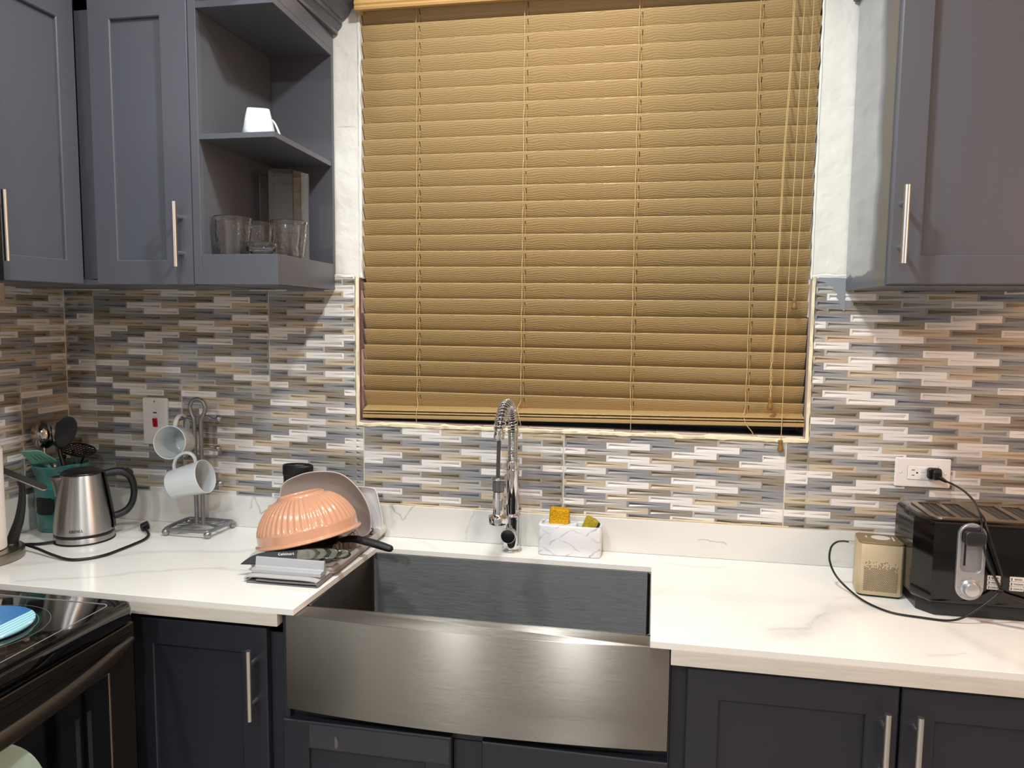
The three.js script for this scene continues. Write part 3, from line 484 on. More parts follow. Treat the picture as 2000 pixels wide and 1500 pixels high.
{
  const fx = 1.352, fz = 0.06, t = thing('kitchen_tap', 'chrome spring-neck kitchen tap with a hanging spray head behind the sink', 'tap', [0, 0, 0]);
  const L = (pts, seg = 40) => lathe(pts, seg).translate(fx, 0, fz);
  mesh('base', L([[0, 0.9002], [0.0262, 0.9002], [0.0268, 0.902], [0.0262, 0.9045], [0.0222, 0.9055], [0.0212, 0.908], [0.0212, 0.985], [0.0225, 0.9865], [0.0228, 0.993], [0.0215, 0.9965], [0.017, 0.998], [0, 0.998]]), M.chrome, t);
  mesh('column', L([[0, 0.996], [0.0168, 0.996], [0.0168, 1.118], [0.0172, 1.119], [0.0172, 1.133], [0.0165, 1.1365], [0, 1.1365]]), M.chrome, t);
  const path = [[fx, 1.13, fz], [fx, 1.17, fz], [fx, 1.207, fz], [fx, 1.228, fz + 0.002], [fx, 1.252, fz + 0.012], [fx, 1.275, fz + 0.035], [fx, 1.287, fz + 0.066], [fx - 0.0002, 1.288, fz + 0.096], [fx - 0.0004, 1.280, fz + 0.126], [fx - 0.0006, 1.262, fz + 0.152], [fx - 0.0007, 1.243, fz + 0.166], [fx - 0.0008, 1.226, fz + 0.170]];
  const C = new THREE.CatmullRomCurve3(vs(path)); C.arcLengthDivisions = 400;
  mesh('hose', [new THREE.TubeGeometry(C, 120, 0.0052, 12), tube([[fx - 0.0008, 1.226, fz + 0.17], [fx - 0.002, 1.18, fz + 0.170], [fx - 0.003, 1.115, fz + 0.17]], 0.0048, 20, 12)], std(0x5f6063, 0.3, 0.8), t);
  // the spring: tight on the straight part, open over the arch
  const len = C.getLength(), tight = 0.077, pts = []; let s = 0, a = 0;
  const up = V(1, 0, 0);
  while (s < len - 0.004) {
    const q = C.getPointAt(s / len), T = C.getTangentAt(s / len), B = T.clone().cross(up).normalize();
    pts.push(q.addScaledVector(up, (s < tight ? 0.0118 : 0.0128) * Math.cos(a)).addScaledVector(B, (s < tight ? 0.0118 : 0.0128) * Math.sin(a)));
    const pitch = s < tight ? 0.0036 : s < tight + 0.012 ? 0.0036 + 0.0052 * (s - tight) / 0.012 : s > len - 0.018 ? 0.007 : 0.0100; s += pitch / 14; a += 2 * Math.PI / 14;
  }
  mesh('spring', new THREE.TubeGeometry(new THREE.CatmullRomCurve3(pts), pts.length * 1.2 | 0, 0.0016, 7), M.chrome, t);
  const hx = fx - 0.0015, hz = fz + 0.17, H = (pts) => lathe(pts, 40).translate(hx, 0, hz);
  mesh('spray_collar', H([[0, 1.2155], [0.0118, 1.2155], [0.0127, 1.217], [0.0127, 1.228], [0.0116, 1.2295], [0.0105, 1.2355], [0.0095, 1.2425], [0.0085, 1.2445], [0, 1.2445]]), M.chrome, t);
  const head = mesh('spray_head', H([[0, 1.017], [0.0225, 1.017], [0.0237, 1.0185], [0.0237, 1.0325], [0.0225, 1.0345], [0.0142, 1.0375], [0.0136, 1.042], [0.0132, 1.094], [0, 1.094]]), M.chrome, t);
  mesh('grip', H([[0, 1.0935], [0.0137, 1.0935], [0.0142, 1.0955], [0.0142, 1.125], [0.0132, 1.128], [0, 1.128]]), std(0x77797c, 0.3, 0.8), head);
  mesh('spray_button', box(hx + 0.004, hx + 0.0105, 1.051, 1.077, hz + 0.006, hz + 0.0135, 0.002), std(0x8e9195, 0.4, 0.4), head);
  mesh('bracket', [cyl([fx, 1.112, fz + 0.012], [hx + 0.004, 1.12, hz - 0.014], 0.0033), new THREE.TorusGeometry(0.0158, 0.0022, 10, 32).rotateX(Math.PI / 2).translate(hx, 1.123, hz), new THREE.TorusGeometry(0.0178, 0.0022, 10, 32).rotateX(Math.PI / 2).translate(fx, 1.112, fz)], M.chrome, t);
  const lv = mesh('lever_hub', [lathe([[0, 0], [0.0165, 0], [0.0185, 0.004], [0.0188, 0.026], [0.0178, 0.028], [0, 0.0285]], 36).rotateX(Math.PI / 2).translate(fx - 0.003, 0.947, fz + 0.012)], M.chrome, t);
  mesh('hub_cap', lathe([[0, 0.0283], [0.0174, 0.0282], [0.0172, 0.0296], [0, 0.0298]], 36).rotateX(Math.PI / 2).translate(fx - 0.003, 0.947, fz + 0.012), M.chromeDark, lv);
  mesh('lever', cyl([fx - 0.0035, 0.962, fz + 0.03], [fx - 0.006, 1.030, fz + 0.04], 0.0036, 0.003), M.chrome, lv);
}

// ---------------------------------------------------------------- sponge caddy
{
  const x0 = 1.4238, x1 = 1.5825, z0 = 0.029, z1 = 0.0855;
  const t = thing('sponge_caddy', 'white marbled sponge holder with two compartments behind the sink', 'holder', [0, 0, 0]);
  const o = rr(x0, x1, -z1, -z0, 0.012); o.holes.push(rr(x0 + 0.006, 1.515, -z1 + 0.006, -z0 - 0.006, 0.008, THREE.Path)); o.holes.push(rr(1.519, x1 - 0.006, -z1 + 0.006, -z0 - 0.006, 0.008, THREE.Path));
  const g = extY(o, 0.9005, 0.9785, 0.003, 3); const p = g.attributes.position, uv = g.attributes.uv; for (let i = 0; i < p.count; i++) uv.setXY(i, (p.getX(i) - x0 + (p.getZ(i) - z1) * 0.8) / 0.16 * 0.9 + 0.05, (p.getY(i) - 0.9) / 0.08);
  const tex = dataTex(512, 256, (u, v) => {
    const wx = u + 0.16 * (fbm(u * 4, v * 3, 101, 4) - 0.47), wy = v + 0.25 * (fbm(u * 4, v * 3, 111, 4) - 0.47);
    const a = Math.abs(Math.sin((wx * 1.4 - wy * 0.9) * 9)), b = Math.abs(Math.sin((wx * 0.9 + wy * 0.8) * 7 + 1)), m = fbm(u * 5, v * 4, 121, 3);
    const k = Math.exp(-a * 9) * Math.max(0, m * 2.4 - 0.8) + 0.6 * Math.exp(-b * 12) * Math.max(0, 1.5 - m * 3); return [236 - 110 * k, 238 - 106 * k, 240 - 100 * k];
  });
  mesh('shell', toCreasedNormals(g, 0.6), std(0xffffff, 0.25, 0, { map: tex }), t);
  mesh('inner_floor', box(x0 + 0.004, x1 - 0.004, 0.9015, 0.93, z0 + 0.004, z1 - 0.004, 0.001), M.white, t);
  const foam = dataTex(128, 128, (u, v) => G(255 * vnoise(u * 40, v * 40, 131)), false);
  const yellow = std(0xe0aa0c, 0.95, 0, { bumpMap: foam, bumpScale: 0.003 });
  const lumpy = (w, h, d) => { const g = new RoundedBoxGeometry(w, h, d, 3, 0.005), p = g.attributes.position; for (let i = 0; i < p.count; i++) { const x = p.getX(i), y = p.getY(i), z = p.getZ(i); p.setXYZ(i, x * (1 + 0.06 * (fbm(y * 60 + 7, z * 60, 141, 2) - 0.4)), y * (1 + 0.08 * (fbm(x * 70 + 3, z * 50, 142, 2) - 0.4)), z); } g.computeVertexNormals(); return g; };
  const s1 = thing('sponge', 'yellow sponge standing upright in the left compartment of the caddy', 'sponge', [1.4735, 0.9745, 0.056], 0.05); s1.rotation.z = -0.06; mesh('foam', lumpy(0.051, 0.086, 0.026), yellow, s1);
  const s2 = thing('sponge', 'yellow sponge with a green scouring side lying low in the right compartment', 'sponge', [1.551, 0.958, 0.055], 0.35); s2.rotation.z = -0.42;
  mesh('foam', lumpy(0.028, 0.075, 0.034).translate(-0.006, 0, 0), std(0xc4ac2c, 0.95, 0, { bumpMap: foam, bumpScale: 0.003 }), s2); mesh('scouring_side', box(0.0085, 0.0125, -0.034, 0.034, -0.0165, 0.0165, 0.001), std(0x1d3b2a, 0.95), s2);
}

// ---------------------------------------------------------------- drying corner, left of the sink
{
  const plast = new THREE.MeshPhysicalMaterial({ color: 0xb9aea8, roughness: 0.3, transmission: 0.25, thickness: 0 });
  const t = thing('dish_rack', 'grey plastic dish rack tray with upright prongs at the sink edge', 'rack');
  const o = rr(0.775, 0.992, -0.352, -0.026, 0.02);
  mesh('tray', extY(o, 0.9075, 0.913, 0.001, 1), plast, t);
  const rim = tube([[0.985, 0.9165, 0.05], [0.985, 0.9165, 0.32], [0.975, 0.9165, 0.345], [0.80, 0.9165, 0.345], [0.782, 0.9165, 0.33], [0.782, 0.9165, 0.05], [0.80, 0.9165, 0.034], [0.968, 0.9165, 0.034]], 0.0075, 160, 10, true, 0.2); mesh('rim', rim, plast, t);
  const lug = []; for (const z of [0.11, 0.19, 0.27]) lug.push(lathe([[0.004, 0], [0.0095, 0], [0.0105, 0.003], [0.008, 0.006], [0.004, 0.004]], 18).translate(0.963, 0.912, z)); mesh('drain_lug', lug[0], plast, t); mesh('drain_lug', lug[1], plast, t); mesh('drain_lug', lug[2], plast, t);
  for (let k = 0; k < 7; k++) { const z = 0.105 + k * 0.022; mesh('prong', tube([[0.935, 0.912, z], [0.9375, 0.933, z - 0.001], [0.943, 0.940, z - 0.001], [0.949, 0.933, z], [0.951, 0.912, z]], 0.0017, 16, 7), plast, t); }
  mesh('end_roll', [lathe([[0, 0], [0.012, 0], [0.013, 0.001], [0.013, 0.04], [0.012, 0.041], [0, 0.041]], 24).rotateX(Math.PI / 2).translate(0.985, 0.9225, 0.022)], std(0xd6d3ce, 0.4), t);
  mesh('clip', tube([[0.968, 0.925, 0.075], [0.962, 0.938, 0.078], [0.972, 0.943, 0.08], [0.981, 0.936, 0.08], [0.975, 0.928, 0.078]], 0.003, 20, 8, true), std(0x8d8f90, 0.25, 0.8), t);
}
{
  const strip = (pts, th, name, mat, parent, z0, z1) => {        // a thick sheet folded in (x, y), running along z
    const c = new THREE.CatmullRomCurve3(pts.map(([x, y]) => V(x, y, 0)), false, 'catmullrom', 0.5), N = 90, a = [], b = [];
    for (let i = 0; i <= N; i++) { const q = c.getPointAt(i / N), T = c.getTangentAt(i / N); a.push([q.x - T.y * th / 2, q.y + T.x * th / 2]); b.unshift([q.x + T.y * th / 2, q.y - T.x * th / 2]); }
    return mesh(name, toCreasedNormals(ext(poly([...a, ...b]), z1 - z0, 0.0008, 1).translate(0, 0, z0), 0.7), mat, parent);
  };
  const t = thing('drying_mat', 'grey and white drying mat folded over under the dish rack', 'mat');
  const weave = dataTex(256, 256, (u, v) => G(128 + 60 * Math.sin(u * 600) * Math.sin(v * 600) + 60 * (vnoise(u * 90, v * 90, 151) - 0.5)), false);
  const light = std(0xb7b5b2, 0.95, 0, { bumpMap: weave, bumpScale: 0.001 }), dark = std(0x6f6f70, 0.95);
  strip([[0.812, 0.9022], [0.86, 0.9018], [0.92, 0.9016], [0.972, 0.9020], [0.984, 0.9045], [0.978, 0.908], [0.95, 0.9077], [0.88, 0.9072], [0.835, 0.908]], 0.0020, 'backing', dark, t, 0.05, 0.424);
  strip([[0.808, 0.9045], [0.806, 0.909], [0.814, 0.9135], [0.84, 0.9150], [0.90, 0.9150], [0.95, 0.9150], [0.974, 0.9130], [0.98, 0.910]], 0.0045, 'top_layer', light, t, 0.325, 0.420);
}
{
  const t = thing('utensil_ledge', 'silver L-shaped plastic ledge standing on the folded mat, in front of the knife', 'ledge');
  const pf = [[0.9180, 0.374], [0.9180, 0.4045], [0.9262, 0.4045], [0.9272, 0.4035], [0.9278, 0.3895], [0.9300, 0.3875], [0.9470, 0.3845], [0.9485, 0.3835], [0.9485, 0.3805], [0.9470, 0.3790], [0.9260, 0.374]];
  mesh('ledge_body', prism(pf, 0.8150, 0.9825, 0.35), std(0xb9bcbe, 0.35, 0.2), t);
}
const font = await new FontLoader().loadAsync('fonts/droid/droid_sans_bold.typeface.json'), serif = await new FontLoader().loadAsync('fonts/droid/droid_serif_bold.typeface.json');
function text(str, size, depth = 0.0005, f = font) { const g = new TextGeometry(str, { font: f, size, depth, curveSegments: 4 }); g.computeBoundingBox(); const b = g.boundingBox; return g.translate(-(b.max.x + b.min.x) / 2, -(b.max.y + b.min.y) / 2, 0); }
{
  const t = thing('kitchen_knife', 'kitchen knife in a black sheath with a dark marbled handle, under the peach bowl', 'knife', [0.900, 0.9470, 0.356]);
  t.rotation.order = 'YZX'; t.rotation.set(-0.55, 0.17, 0.055);
  const sh = new THREE.Shape(); sh.moveTo(0.004, 0.0135); sh.lineTo(-0.07, 0.0115); sh.quadraticCurveTo(-0.105, 0.009, -0.128, -0.015); sh.lineTo(-0.10, -0.0165); sh.lineTo(0.004, -0.0165); sh.closePath();
  const b = mesh('sheath', ext(sh, 0.005, 0.0012, 2).translate(0, 0, -0.0025), std(0x17191d, 0.45), t);
  mesh('lettering', text('Cuisinart', 0.0062).translate(-0.023, 0.005, 0.0023), std(0xe8e8e8, 0.5), b);
  const prof = []; const N = 24; for (let i = 0; i <= N; i++) { const s = i / N, x = s * 0.126; prof.push([x, 0.0115 + 0.002 * Math.sin(s * 3) - 0.010 * Math.max(0, s - 0.82) ** 2 * 30 * 0.6]); }
  const lo = []; for (let i = N; i >= 0; i--) { const s = i / N; lo.push([s * 0.126 , -0.0115 - 0.0035 * Math.sin(s * Math.PI) + 0.006 * s + 0.012 * Math.max(0, s - 0.86) ** 2 * 40]); }
  const hs = new THREE.Shape(); hs.moveTo(0.002, -0.012); hs.bezierCurveTo(0.04, -0.018, 0.09, -0.0185, 0.118, -0.009); hs.bezierCurveTo(0.13, -0.003, 0.13, 0.004, 0.118, 0.008); hs.bezierCurveTo(0.08, 0.0155, 0.04, 0.0155, 0.002, 0.0130); hs.closePath();
  const mt = dataTex(512, 128, (u, v) => { const w = Math.sin((u * 5 + 0.9 * (v - 0.5) ** 2 * 6 + 0.5 * fbm(u * 5, v * 5, 161, 3)) * 6.3), k = Math.min(1, Math.max(0, (u - 0.18) * 2.2)); const c = 118 - 26 * k + (w > 0.25 ? -66 : 0) * Math.min(1, k * 1.6) + 20 * (fbm(u * 30, v * 10, 162, 3) - 0.5); return [c, c + 1, c - 10]; });
  const hg = ext(hs, 0.018, 0.006, 4); { const p = hg.attributes.position, uv = hg.attributes.uv; for (let i = 0; i < p.count; i++) uv.setXY(i, p.getX(i) / 0.13, (p.getY(i) + 0.02) / 0.04); }
  mesh('knife_handle', toCreasedNormals(hg.translate(0, 0, -0.009), 0.8), std(0xffffff, 0.2, 0, { map: mt, clearcoat: 0.5 }), t);
}
{
  const t = thing('frying_pan', 'small black frying pan under the peach bowl, its black handle over the sink corner', 'pan', [0, 0, 0]);
  mesh('pan_body', lathe([[0, 0], [0.05, 0], [0.06, 0.002], [0.07, 0.018], [0.0715, 0.0185], [0.069, 0.0188], [0.059, 0.0045], [0.049, 0.003], [0, 0.003]], 48).translate(0.868, 0.921, 0.215), M.black, t);
  const P = vs([[0.930, 0.936, 0.205], [0.962, 0.9445, 0.2], [0.985, 0.945, 0.2], [1.015, 0.941, 0.202], [1.045, 0.936, 0.205], [1.068, 0.931, 0.207], [1.083, 0.928, 0.208]]), C = new THREE.CatmullRomCurve3(P), N = 40, k = 16;
  const g = new THREE.TubeGeometry(C, N, 1, k), p = g.attributes.position; const rad = (s) => (s < 0.2 ? 0.0055 + 0.02 * s : 0.0095 + 0.0022 * Math.sin((s - 0.2) / 0.8 * 3.1)) * (s > 0.93 ? Math.sqrt(Math.max(0.0004, 1 - ((s - 0.93) / 0.07) ** 2)) : 1);
  for (let i = 0; i <= N; i++) { const c = C.getPointAt(i / N); for (let j = 0; j <= k; j++) { const q = i * (k + 1) + j; const v = V(p.getX(q), p.getY(q), p.getZ(q)).sub(c).multiplyScalar(rad(i / N)); v.y *= 0.85; p.setXYZ(q, c.x + v.x, c.y + v.y, c.z + v.z); } } g.computeVertexNormals();
  mesh('pan_handle', g, M.blackSoft, t);
}
{ // ribbed bowl, rim down
  const t = thing('mixing_bowl', 'peach ribbed mixing bowl turned upside down and tilted on the dish rack', 'bowl', [0.8755, 0.9565, 0.236]);
  const pr = [[0.136, 0.004, 0], [0.1395, 0.0005, 0], [0.1425, 0.0005, 0], [0.1435, 0.003, 0], [0.1425, 0.006, 0], [0.1375, 0.0075, 0], [0.1362, 0.010, 0], [0.1358, 0.030, 0], [0.1352, 0.0335, 0], [0.1338, 0.0355, 0.3], [0.1318, 0.040, 1], [0.127, 0.052, 1], [0.1205, 0.064, 1], [0.112, 0.076, 1], [0.1015, 0.0875, 1], [0.0885, 0.098, 1], [0.076, 0.1055, 0.8], [0.068, 0.109, 0.2], [0.0645, 0.1105, 0], [0.064, 0.1145, 0], [0.0625, 0.1165, 0], [0.060, 0.1165, 0], [0.0585, 0.114, 0], [0.057, 0.1105, 0], [0.02, 0.109, 0], [0.0001, 0.109, 0],
    [0.0001, 0.103, 0], [0.05, 0.103, 0], [0.084, 0.0925, 0], [0.107, 0.0735, 0], [0.124, 0.045, 0], [0.131, 0.02, 0], [0.134, 0.006, 0]];
  const NR = 46, K = NR * 8, p = [], uv = [], idx = [];
  pr.forEach(([r, y, a], i) => { for (let j = 0; j <= K; j++) { const th = j / K * 2 * Math.PI, w = Math.cos(NR * th), q = r + a * 0.0016 * (Math.abs(w) ** 0.6 * Math.sign(w)); p.push(q * Math.sin(th), y, q * Math.cos(th)); uv.push(j / K, i / pr.length); } });
  for (let i = 0; i + 1 < pr.length; i++) for (let j = 0; j < K; j++) { const a = i * (K + 1) + j, b = a + K + 1; idx.push(a, a + 1, b, b, a + 1, b + 1); }
  const g = new THREE.BufferGeometry(); g.setAttribute('position', new THREE.Float32BufferAttribute(p, 3)); g.setAttribute('uv', new THREE.Float32BufferAttribute(uv, 2)); g.setIndex(idx); g.scale(0.9, 0.93, 0.9); g.computeVertexNormals();
  mesh('bowl_shell', g, std(0xd29d7d, 0.16, 0, { clearcoat: 0.7, clearcoatRoughness: 0.05 }), t); orient(t, [-0.225, 0.97, -0.05]);
}
function platter(name, label, outline, z, depth, lean, mat, cat, rimMat) {   // a dish stood on edge, hollow side to the room
  const c = new THREE.CatmullRomCurve3(outline.map(([x, y]) => V(x, y, 0)), true, 'catmullrom', 0.5), N = 96, pts = c.getSpacedPoints(N).slice(0, N);
  const cx = pts.reduce((a, q) => a + q.x, 0) / N, cy = pts.reduce((a, q) => a + q.y, 0) / N, y0 = Math.min(...pts.map((q) => q.y));
  const rings = [[0.0, -depth], [0.45, -depth], [0.7, -depth * 0.92], [0.86, -depth * 0.55], [0.955, -0.002], [0.98, 0.0], [1, -0.0006], [1, -0.0028], [0.975, -0.004], [0.90, -depth * 0.6 - 0.003], [0.72, -depth - 0.0045], [0.4, -depth - 0.005], [0.0, -depth - 0.005]];
  const p = [], idx = [], uv = []; rings.forEach(([s, dz]) => pts.forEach((q) => { p.push((q.x - cx) * s, cy - y0 + (q.y - cy) * s, dz); uv.push(q.x, q.y); }));
  for (let i = 0; i + 1 < rings.length; i++) for (let j = 0; j < N; j++) { const a = i * N + j, b = i * N + (j + 1) % N; idx.push(a, a + N, b, b, a + N, b + N); }
  const g = new THREE.BufferGeometry(); g.setAttribute('position', new THREE.Float32BufferAttribute(p, 3)); g.setAttribute('uv', new THREE.Float32BufferAttribute(uv, 2)); g.setIndex(idx); g.computeVertexNormals();
  const t = thing(name, label, cat, [cx, y0, z]); t.rotation.x = -lean; mesh('dish_body', g, mat, t);
  if (rimMat) mesh('rim_edge', new THREE.TubeGeometry(new THREE.CatmullRomCurve3(pts.map((q) => V((q.x - cx) * 0.992, cy - y0 + (q.y - cy) * 0.992, -0.001)), true), 160, 0.0014, 6, true), rimMat, t);
  return t;
}
platter('serving_dish', 'taupe rounded serving dish standing on edge behind the peach bowl', [[0.724, 0.972], [0.727, 1.042], [0.7735, 1.0738], [0.832, 1.0878], [0.897, 1.0841], [0.9467, 1.047], [0.9776, 0.9938], [0.9815, 0.9459], [0.969, 0.925], [0.92, 0.9155], [0.84, 0.9155], [0.765, 0.9175], [0.733, 0.935]], 0.099, 0.017, 0.04, std(0x9b8d85, 0.35), 'dish', std(0xcfc6bf, 0.35));
platter('dinner_plate', 'white plate standing on edge behind the taupe serving dish', [[0.86, 0.918], [0.95, 0.918], [0.995, 0.925], [1.0005, 0.955], [0.993, 0.995], [0.983, 1.032], [0.972, 1.043], [0.93, 1.045], [0.86, 1.045], [0.84, 1.02], [0.838, 0.95]], 0.062, 0.009, 0.03, std(0xe6e6e4, 0.2), 'plate');
{
  const t = thing('canister', 'black canister with a black lid half hidden behind the taupe dish', 'canister', [0.753, 0.9, 0.048]);
  mesh('canister_body', lathe([[0, 0.0005], [0.040, 0.0005], [0.0415, 0.003], [0.0415, 0.165], [0, 0.165]], 40).scale(1, 1, 0.58), M.blackSoft, t);
  const lid = mesh('lid', lathe([[0, 0.165], [0.0432, 0.165], [0.0437, 0.167], [0.0437, 0.190], [0.042, 0.193], [0.038, 0.194], [0.036, 0.191], [0, 0.191]], 40).scale(1, 1, 0.58), M.black, t);
  mesh('latch', box(-0.004, 0.022, 0.1905, 0.1955, 0.004, 0.016, 0.002), std(0x4a4b4d, 0.4), lid);
}

// ---------------------------------------------------------------- mugs and mug tree
function mugShape(r0 = 0.039, r1 = 0.046, h = 0.102, th = 0.0035) {
  return [[0, 0], [r0 - 0.006, 0], [r0 - 0.001, 0.0015], [r0, 0.005], [r0 + (r1 - r0) * 0.35, h * 0.4], [r0 + (r1 - r0) * 0.8, h * 0.8], [r1, h - 0.002], [r1 - th * 0.3, h - 0.0002], [r1 - th * 0.7, h - 0.0002], [r1 - th, h - 0.002], [r1 - th - (r1 - r0) * 0.4, h * 0.5], [r0 - th, 0.012], [r0 - th - 0.006, 0.006], [0, 0.006]];
}
function mug(name, label, group) {
  const t = thing(name, label, 'mug', [0, 0, 0], 0, group);
  mesh('mug_body', lathe(mugShape(), 56), M.mug, t);
  const g = tube([[0.043, 0.088, 0], [0.058, 0.089, 0], [0.071, 0.080, 0], [0.075, 0.062, 0], [0.068, 0.040, 0], [0.053, 0.026, 0], [0.0395, 0.021, 0]], 0.0042, 40, 12); g.scale(1, 1, 1.5);
  mesh('mug_handle', g, M.mug, t); return t;
}
{
  const px = 0.4705, pz = 0.075, t = thing('mug_tree', 'grey metal mug tree with ball-ended arms on the worktop', 'mug tree');
  const F = [[0.4105, 0.141], [0.536, 0.142], [0.544, 0.0345], [0.409, 0.034]];
  mesh('base_frame', [tube(F.map(([x, z]) => [x, 0.9185, z]), 0.0050, 120, 10, true, 0.15), tube([[0.432, 0.916, 0.140], [0.44, 0.917, 0.105], [0.452, 0.917, 0.08], [0.478, 0.917, 0.07], [0.505, 0.917, 0.065], [0.522, 0.916, 0.036]], 0.0038, 50, 8), tube([[0.41, 0.916, 0.09], [0.44, 0.917, 0.078], [0.47, 0.917, 0.075], [0.50, 0.917, 0.075], [0.54, 0.916, 0.09]], 0.0038, 50, 8)], M.greyMetal, t);
  for (const [x, z] of F) mesh('foot', ball(x, 0.9105, z, 0.0105), std(0x9a9c9e, 0.3, 0.8), t);
  mesh('post', tube([[px - 0.0095, 0.915, pz], [px - 0.0095, 1.05, pz], [px - 0.0095, 1.19, pz], [px - 0.0105, 1.214, pz], [px - 0.018, 1.230, pz], [px - 0.021, 1.248, pz], [px - 0.012, 1.264, pz], [px + 0.004, 1.268, pz], [px + 0.019, 1.261, pz], [px + 0.026, 1.245, pz], [px + 0.021, 1.228, pz], [px + 0.0115, 1.213, pz], [px + 0.0105, 1.19, pz], [px + 0.0105, 1.05, pz], [px + 0.0105, 0.915, pz]], 0.0055, 200, 12, false, 0.3), M.greyMetal, t);
  const arm = (pts) => { const e = pts[pts.length - 1]; const a = mesh('arm', tube(pts, 0.0042, 30, 10), M.greyMetal, t); mesh('arm_ball', ball(...e, 0.0092), std(0x9a9c9e, 0.3, 0.8), a); };
  arm([[px - 0.01, 1.211, pz], [px - 0.028, 1.217, pz], [px - 0.042, 1.213, pz + 0.002], [px - 0.052, 1.2155, pz + 0.003]]); arm([[px + 0.01, 1.211, pz], [px + 0.028, 1.220, pz], [px + 0.048, 1.213, pz], [px + 0.066, 1.2165, pz]]);
  arm([[px - 0.01, 1.128, pz], [px - 0.016, 1.132, pz + 0.02], [px - 0.014, 1.124, pz + 0.04], [px - 0.005, 1.1225, pz + 0.052]]); arm([[px + 0.01, 1.128, pz], [px + 0.022, 1.130, pz - 0.012], [px + 0.034, 1.124, pz - 0.024], [px + 0.040, 1.127, pz - 0.034]]);
  arm([[px - 0.01, 1.03, pz], [px - 0.028, 1.036, pz], [px - 0.048, 1.030, pz], [px - 0.062, 1.034, pz]]); arm([[px + 0.01, 1.03, pz], [px + 0.028, 1.037, pz], [px + 0.048, 1.030, pz], [px + 0.065, 1.036, pz]]);
}
{
  const G2 = 'white mugs hanging on the mug tree';
  const a = mug('mug', 'white mug hanging highest on the mug tree, mouth to the room', G2); 
  const hang = (o, rim, dir, updir) => {                        // rim centre, axis towards the mouth, where the handle points
    const y = V(...dir).normalize(), x = V(...updir); x.addScaledVector(y, -x.dot(y)).normalize(); const z = x.clone().cross(y);
    o.quaternion.setFromRotationMatrix(new THREE.Matrix4().makeBasis(x, y, z)); o.position.set(...rim).addScaledVector(y, -0.102);
  };
  hang(a, [0.430, 1.157, 0.142], [0.10, 0.14, 0.97], [0.15, 0.98, 0]);
  const b = a.clone(); b.name = numbered('mug'); scene.add(b); b.userData = { ...b.userData, label: 'white mug hanging low on the mug tree, tipped sideways to the right' };
  hang(b, [0.531, 1.069, 0.135], [0.97, 0.27, -0.02], [-0.3, 0.95, 0.12]);
}
{ // mug on the open shelf, square, upside down
  const t = thing('square_mug', 'square white mug standing upside down on the open shelf', 'mug', [0.7905, 1.9070, 0.286], 0.42);
  const prof = mugShape(0.026, 0.0385, 0.0645, 0.003), K = 96, p = [], idx = [], uv = [];
  prof.forEach(([r, y], i) => { const e = 2 + 4.5 * Math.min(1, Math.max(0, (0.062 - y) / 0.03)) ; for (let j = 0; j <= K; j++) { const th = j / K * 2 * Math.PI, c = Math.cos(th), s = Math.sin(th), n = i === 0 || i === prof.length - 1 ? 0 : Math.pow(Math.abs(c) ** e + Math.abs(s) ** e, -1 / e); p.push(r * n * c, 0.0645 - y, r * n * s); uv.push(j / K, y); } });
  for (let i = 0; i + 1 < prof.length; i++) for (let j = 0; j < K; j++) { const a = i * (K + 1) + j, b = a + K + 1; idx.push(a, a + 1, b, b, a + 1, b + 1); }
  const g = new THREE.BufferGeometry(); g.setAttribute('position', new THREE.Float32BufferAttribute(p, 3)); g.setAttribute('uv', new THREE.Float32BufferAttribute(uv, 2)); g.setIndex(idx); g.computeVertexNormals();
  mesh('mug_body', g, M.mug, t);
  mesh('mug_handle', tube([[0.028, 0.044, 0], [0.036, 0.034, 0], [0.0455, 0.010, 0], [0.043, 0.006, 0], [0.036, 0.006, 0]], 0.0026, 24, 10), M.mug, t);
}
